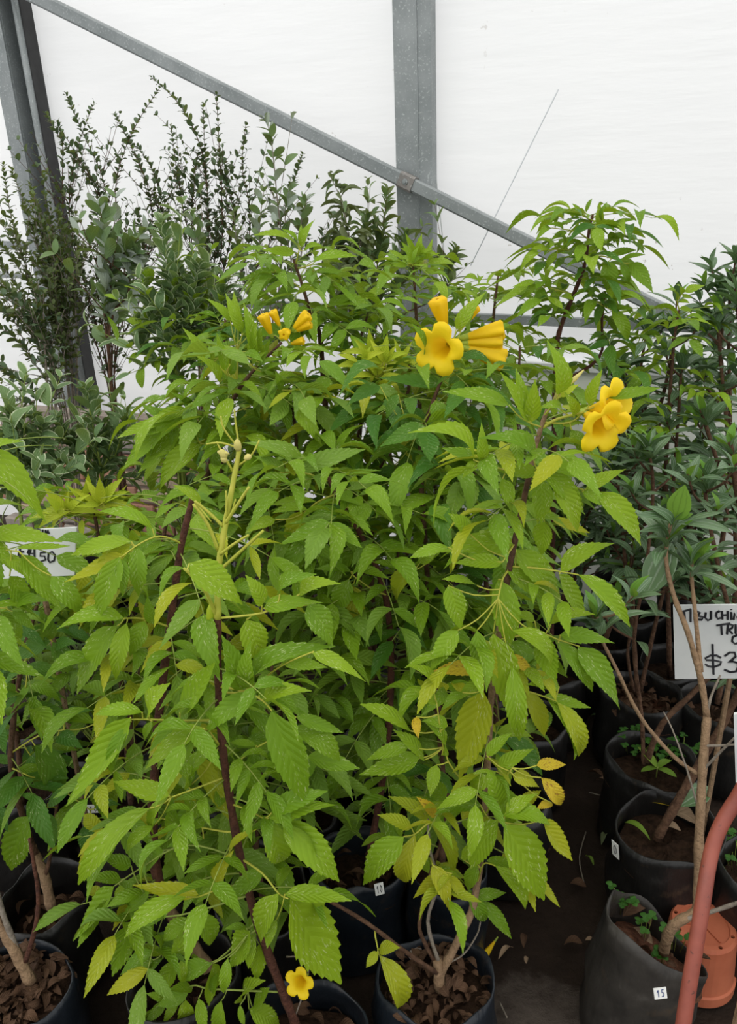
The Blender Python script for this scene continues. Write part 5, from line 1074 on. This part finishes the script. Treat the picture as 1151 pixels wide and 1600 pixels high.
clover('clover at the right of the overgrown bag', PZ(1070, 1180, .205), 10, .05, GC)
clover('bright clover mat behind the red bar', PZ(1150, 1352, .2), 18, .08, GC)
clover('small clover outside the overgrown bag', PZ(948, 1166, .03), 4, .03, GC)
def seedling(label, c, d):
    t = thing('seedling', label, 'weed', c, 'seedlings in the overgrown bag'); c = Vector(c); m = MB(); m.tube([c+UP*-.006, c+UP*.03], .0016, 5); m.build('stem', M['rachg'], t, smooth=True)
    for a, e, L in d:
        v = Vector((math.cos(a)*math.cos(e), math.sin(a)*math.cos(e), math.sin(e))); put('ell', 'm', c+UP*.025, c+UP*.025+v*L, UP+jit(.2), L*.45, 'leaf', t, c)
seedling('broad-leaved seedling at the front of the overgrown bag', PZ(1025, 1212, .21), [(2.3, .5, .07), (3.4, .0, .05), (-.9, .1, .055), (.3, .3, .045)])
# ------------------------------------------------------------------ price cards
M['card'] = plain('white_card', (.70, .72, .72), (.80, .81, .80), 6, .5, .05, .4)
def card(label, name, corners, Yl, thick, pen, penr, stake=None, edge=True):
    """corners: pixels TL, TR, BR, BL on a plane through the left side at depth Yl[0] and the right side at Yl[1]"""
    TL, BL = P(*corners[0], Yl[0]), P(*corners[3], Yl[0]); 
    X = (P(*corners[1], Yl[1])-TL); n = X.cross(TL-BL).normalized()
    if n.dot(CAM-TL) < 0: n = -n
    TR, BR = PLANE(*corners[1], TL, n), PLANE(*corners[2], TL, n)
    BLp = PLANE(*corners[3], TL, n)
    t = thing(name, label, 'sign', (TL+TR+BR+BLp)/4)
    V = [TL, TR, BR, BLp]; m = MB(); m.add(V+[v-n*thick for v in V], [(0, 1, 2, 3), (7, 6, 5, 4), (0, 4, 5, 1), (1, 5, 6, 2), (2, 6, 7, 3), (3, 7, 4, 0)])
    m.build('board', M['card'], t)
    for ln in pen:
        m = MB(); pts = [PLANE(x, y, TL+n*.0006, n) for x, y in ln]
        m.tube(pts, penr, 5); m.build('pen_stroke', M['ink'], t)
    if stake:
        m = MB(); a = PLANE(*stake, TL-n*(thick+.006), n); m.tube([Vector((a.x, a.y, .15)), a], .006, 6); m.build('stake', M['barkt'], t)
    return t
def z2(o, s, lines): return [[(o[0]+x/s, o[1]+y/s) for x, y in l] for l in lines]
PEN1 = [[(350, 240), (525, 190)], [(425, 215), (440, 355)], [(515, 200), (515, 365)], [(590, 215), (580, 330)], [(590, 215), (645, 240), (610, 280)], [(610, 280), (692, 300), (670, 335), (560, 330)], [(725, 235), (715, 310), (750, 345), (795, 325), (795, 215)],
        [(915, 215), (870, 240), (865, 290), (890, 325), (930, 310)], [(945, 215), (950, 330)], [(1025, 215), (1025, 335)], [(950, 275), (1025, 270)], [(1075, 230), (1075, 335)], [(1072, 190), (1074, 198)], [(1105, 335), (1120, 240), (1160, 320), (1178, 225)],
        [(870, 415), (1060, 385)], [(935, 410), (945, 540)], [(1030, 390), (1015, 535)], [(1030, 390), (1095, 410), (1085, 450), (1035, 475)], [(1040, 475), (1090, 530)], [(1135, 400), (1135, 530)], [(1160, 545), (1095, 575), (1085, 635), (1125, 665), (1165, 655)],
        [(930, 860), (870, 825), (790, 825), (715, 865), (730, 890), (850, 895), (935, 915), (915, 955), (830, 985), (760, 975), (715, 945)], [(815, 670), (830, 1085)], [(980, 835), (1050, 785), (1120, 785), (1135, 840), (1080, 890), (1030, 915), (1100, 910), (1165, 930), (1168, 990), (1140, 1045), (1060, 1055), (975, 1020)]]
card('white hand-lettered price card reading TIBUCHIN above a dollar price', 'price_card', [(1051, 946), (1235, 944), (1239, 1059), (1054, 1061)], (1.52, 1.42), .004, z2((1020, 930), 8.786, PEN1), .0027, stake=(1140, 1060))
PEN2 = [[(345, 335), (345, 375), (380, 378), (382, 330)], [(402, 335), (400, 380)], [(420, 338), (450, 340), (424, 382), (462, 380)], [(478, 340), (480, 385), (512, 385), (512, 345)], [(522, 385), (540, 350), (552, 388)], [(582, 412), (584, 416)], [(285, 430), (288, 400)], [(432, 405), (438, 428)],
        [(225, 545), (222, 722)], [(270, 590), (210, 592), (205, 630), (262, 650), (255, 690), (190, 680)], [(310, 605), (325, 560), (330, 680)], [(345, 560), (340, 610), (395, 612)], [(385, 550), (388, 680)], [(515, 595), (455, 600), (450, 640), (500, 640), (512, 680), (455, 700)], [(540, 680), (545, 610), (585, 588), (618, 625), (608, 690), (560, 710), (540, 680)], [(270, 715), (320, 725)]]
card('white hand-lettered price card half hidden by leaves, dollar price below', 'price_card', [(-12, 831), (119, 824), (116, 899), (-14, 905)], (1.40, 1.37), .004, z2((0, 780), 7.19, PEN2), .0021, stake=(60, 880))
# edge of a third card at the right
card('edge of a white plastic card behind the top of the red bar', 'price_card', [(1146, 1117), (1240, 1100), (1240, 1240), (1150, 1250)], (1.02, .98), .006, [], .002, stake=(1238, 1200))
# ------------------------------------------------------------------ terracotta pot upside down
def potmat():
    return plain('terracotta_plastic', (.36, .095, .045), (.47, .14, .07), 9, .6, .15, .35)
M['terra'] = potmat()
pc = PZ(1099, 1444, .15); pr = thing('plastic_pot', 'orange plastic pot standing upside down with drain holes', 'pot', (pc.x, pc.y, 0))
HP = .15
def ring(r, z, n=36): return [Vector((pc.x+r*math.cos(2*math.pi*i/n), pc.y+r*math.sin(2*math.pi*i/n), z)) for i in range(n)]
n = 36; m = MB(); rows = [(.084, 0), (.084, .024), (.079, .026), (.070, HP-.008), (.065, HP), (.054, HP), (.052, HP-.004), (.02, HP-.004), (.0, HP-.004)]
V = []; F = []
for r, z in rows: V += ring(max(r, .0005), z)
for j in range(len(rows)-1):
    if j == 4: continue                # the flat rim of the base, made below with its drain holes cut through
    for i in range(n): F.append((j*n+i, j*n+(i+1) % n, (j+1)*n+(i+1) % n, (j+1)*n+i))
bm = bmesh.new(); loops = [ring(rows[4][0], HP), ring(rows[5][0], HP)]
for i in range(8):
    a = 2*math.pi*i/8+.2; loops.append([Vector((pc.x+.0595*math.cos(a)+.0046*math.cos(2*math.pi*k/12), pc.y+.0595*math.sin(a)+.0046*math.sin(2*math.pi*k/12), HP)) for k in range(12)])
eds = []
for lp in loops:
    vv = [bm.verts.new(v) for v in lp]; eds += [bm.edges.new((vv[k], vv[(k+1) % len(vv)])) for k in range(len(vv))]
bmesh.ops.triangle_fill(bm, use_beauty=True, use_dissolve=False, edges=eds, normal=UP)
bm.verts.index_update(); k0 = len(V); V += [v.co.copy() for v in bm.verts]; F += [tuple(k0+v.index for v in f.verts) for f in bm.faces]; bm.free()
m.add(V, F); m.build('body', M['terra'], pr, smooth=False)
for i in range(8):
    a = 2*math.pi*i/8+.2; q = Vector((pc.x+.0595*math.cos(a), pc.y+.0595*math.sin(a), HP)); m = MB(); m.tube([q-UP*.006, q], .0047, 12, cap=False); m.build('drain_hole', M['terra'], pr)
for i in range(3):
    a = 2*math.pi*i/3+.9; q = Vector((pc.x+.028*math.cos(a), pc.y+.028*math.sin(a), HP-.002)); m = MB(); m.box(q, Vector((math.cos(a), math.sin(a), 0)), Vector((-math.sin(a), math.cos(a), 0)), UP, .02, .002, .002); m.build('base_rib', M['terra'], pr)
# ------------------------------------------------------------------ rusty red bar
def redmat():
    m, nt, b, out = newmat('worn_red_paint'); L = nt.links; tc = nd(nt, 'ShaderNodeTexCoord').outputs['Object']
    f = noise(nt, tc, 14, 5, .6); col = ramp(nt, f, [(.3, (.19, .045, .030)), (.6, (.30, .075, .048)), (.8, (.34, .13, .10))])
    s_ = noise(nt, tc, 70, 4, .7); sm = nd(nt, 'ShaderNodeMapRange', i_1=.62, i_2=.68); L.new(s_, sm.inputs[0]); col = mixc(nt, mathn(nt, 'MULTIPLY', sm.outputs[0], .8), col, (.045, .025, .02))
    L.new(col, b.inputs['Base Color']); b.inputs['Roughness'].default_value = .5; return m
M['red'] = redmat()
bp = [P(1062, 1640, .80), P(1070, 1580, .82), P(1096, 1420, .88), P(1108, 1345, .92), P(1122, 1298, .94), P(1150, 1250, .955), P(1200, 1190, .965)]
q9 = bp[-1]; bp += [q9+Vector((.16, .03, .02)), q9+Vector((.26, .05, -.03)), q9+Vector((.30, .06, -.15)), Vector((q9.x+.32, q9.y+.06, .002))]
rbp = smooth_pts(bp, 4); lo = rbp[0]; dn = (rbp[0]-rbp[2]).normalized()
if dn.z < 0: rbp = [lo+dn*((.0-lo.z)/dn.z)]+rbp
rr_ = thing('steel_bar', 'rusty red painted bent steel bar in front of the slumped bag', 'bar', (rbp[0].x, rbp[0].y, 0))
m = MB(); m.tube(rbp, .0118, 12); m.build('tube', M['red'], rr_, smooth=True)
m = MB(); q = rbp[0]; m.box(Vector((q.x, q.y, .004)), Vector((1, 0, 0)), Vector((0, 1, 0)), UP, .03, .03, .004); m.build('foot_plate', M['red'], rr_)
# ------------------------------------------------------------------ fallen bits on the ground
def floor_scrap(px, py, label, mat, d, ln, wr, key='strap'): scrap(label, mat, PZ(px, py, .012), d, ln, wr, key, group=None)
for px, py, lab, mat, d, ln, wr in ((903, 1383, 'brown curled leaf on the path below a thin root', 'dry', (1, -.3), .04, .6), (895, 1475, 'flat brown leaf lying beside the slumped bag', 'dry', (1, .1), .045, .55), (818, 1470, 'dark brown twisted leaf in the middle of the path', 'dry', (.2, 1), .04, .4), (920, 1468, 'tiny brown leaf touching the slumped bag', 'dryl', (1, .2), .02, .5),
                                  (920, 1345, 'small green leaf on the path by the wide bag', 'm', (.4, -.8), .035, .3), (929, 1120, 'pale green leaf on the path by the dark bags', 'broad', (.9, -.3), .03, .35), (945, 1312, 'dull green leaf leaning on the wide black bag', 'wilt', (.5, .6), .05, .3), (822, 1500, 'small pale leaf scrap on the path', 'dryl', (.2, 1), .02, .5), (868, 1260, 'brown leaf scrap under the yellow leaves', 'dry', (1, .3), .03, .5),
                                  (880, 1180, 'pale dry scrap on the path near the bags', 'dryl', (1, .1), .03, .3), (790, 1490, 'grey dry pod lying on the path', 'dryl', (.8, .6), .05, .22), (855, 1330, 'small dry leaf half way along the path', 'dry', (.6, .8), .03, .5), (930, 1210, 'dead leaf against the overgrown bag', 'dry', (.9, -.4), .05, .35), (945, 1225, 'long dead leaf at the foot of the overgrown bag', 'dryl', (.8, -.6), .06, .25)):
    floor_scrap(px, py, lab, mat, d, ln, wr)
# twigs on the path
M['twig'] = M['barkg']
for pts, lab in (([(912, 1380), (905, 1340), (915, 1300)], 'thin dry twig on the path by the wide bag'), ([(780, 1565), (792, 1590)], 'thin twig at the edge of the concrete patch'), ([(920, 1238), (950, 1245), (965, 1240)], 'dry stem lying by the overgrown bag'), ([(750, 1440), (745, 1460), (725, 1490), (700, 1505)], 'dark root arching over the rim of the yellow-green bush bag')):
    m = MB(); q = smooth_pts([PZ(x, y, .26 if 'root' in lab else .01) for x, y in pts], 4); m.tube(q, .0018, 5); tag(m.build('twig', M['twig'], None, origin=q[0], smooth=True), lab, 'twig')
def fallen_flower(label, B, T, fat, z=None):
    o = flower(None, Vector((0, 0, 0)), B, T, fat=fat); o.name = 'fallen_flower'; tag(o, label, 'flower'); return o
fallen_flower('withered yellow trumpet flower caught on a dry stalk over the black bag', P(480, 1523, 1.0), P(466, 1538, .965), .9)
fallen_flower('orange withered trumpet flower lying on the earth path', PZ(776, 1466, .05), PZ(776, 1466, .05)+Vector((-.035, -.025, -.03)), .55)
# stone in bag B and pebbles at the left
M['stone'] = plain('pale_stone', (.33, .27, .23), (.48, .41, .36), 25, .85, .4)
def stone(label, c, r_, grp=None, nm='stone'):
    bm = bmesh.new(); bmesh.ops.create_icosphere(bm, subdivisions=2, radius=1)
    for v in bm.verts: v.co = Vector((v.co.x*r_*rng.uniform(.9, 1.15), v.co.y*r_*.9*rng.uniform(.9, 1.1), v.co.z*r_*.75*rng.uniform(.9, 1.1)))
    me = bpy.data.meshes.new(nm); bm.to_mesh(me); bm.free(); me.materials.append(M['stone']); o = link(nm, me, None, c); tag(o, label, 'stone', grp)
stone('pale rounded stone lying in the leaf litter of the front bag', PZ(649, 1491, .226), .017)
pc_ = [(95, 1302), (88, 1312), (112, 1300), (105, 1313), (70, 1308), (118, 1322), (130, 1330), (82, 1328), (98, 1325), (60, 1330), (112, 1345), (10, 1340), (8, 1325), (125, 1352), (75, 1340)]
for px, py in pc_: stone('small pebble on the earth between the bags at the left', PZ(px, py, .004), rng.uniform(.007, .013), 'pebbles on the earth', 'pebble')
m = MB(); a, b = PZ(95, 1287, .02), PZ(130, 1305, .02); m.tube([a, b], .012, 8); tag(m.build('wood_stick', M['barkt'], None, origin=(a+b)/2), 'short brown wooden stick lying behind the pebbles', 'stick')
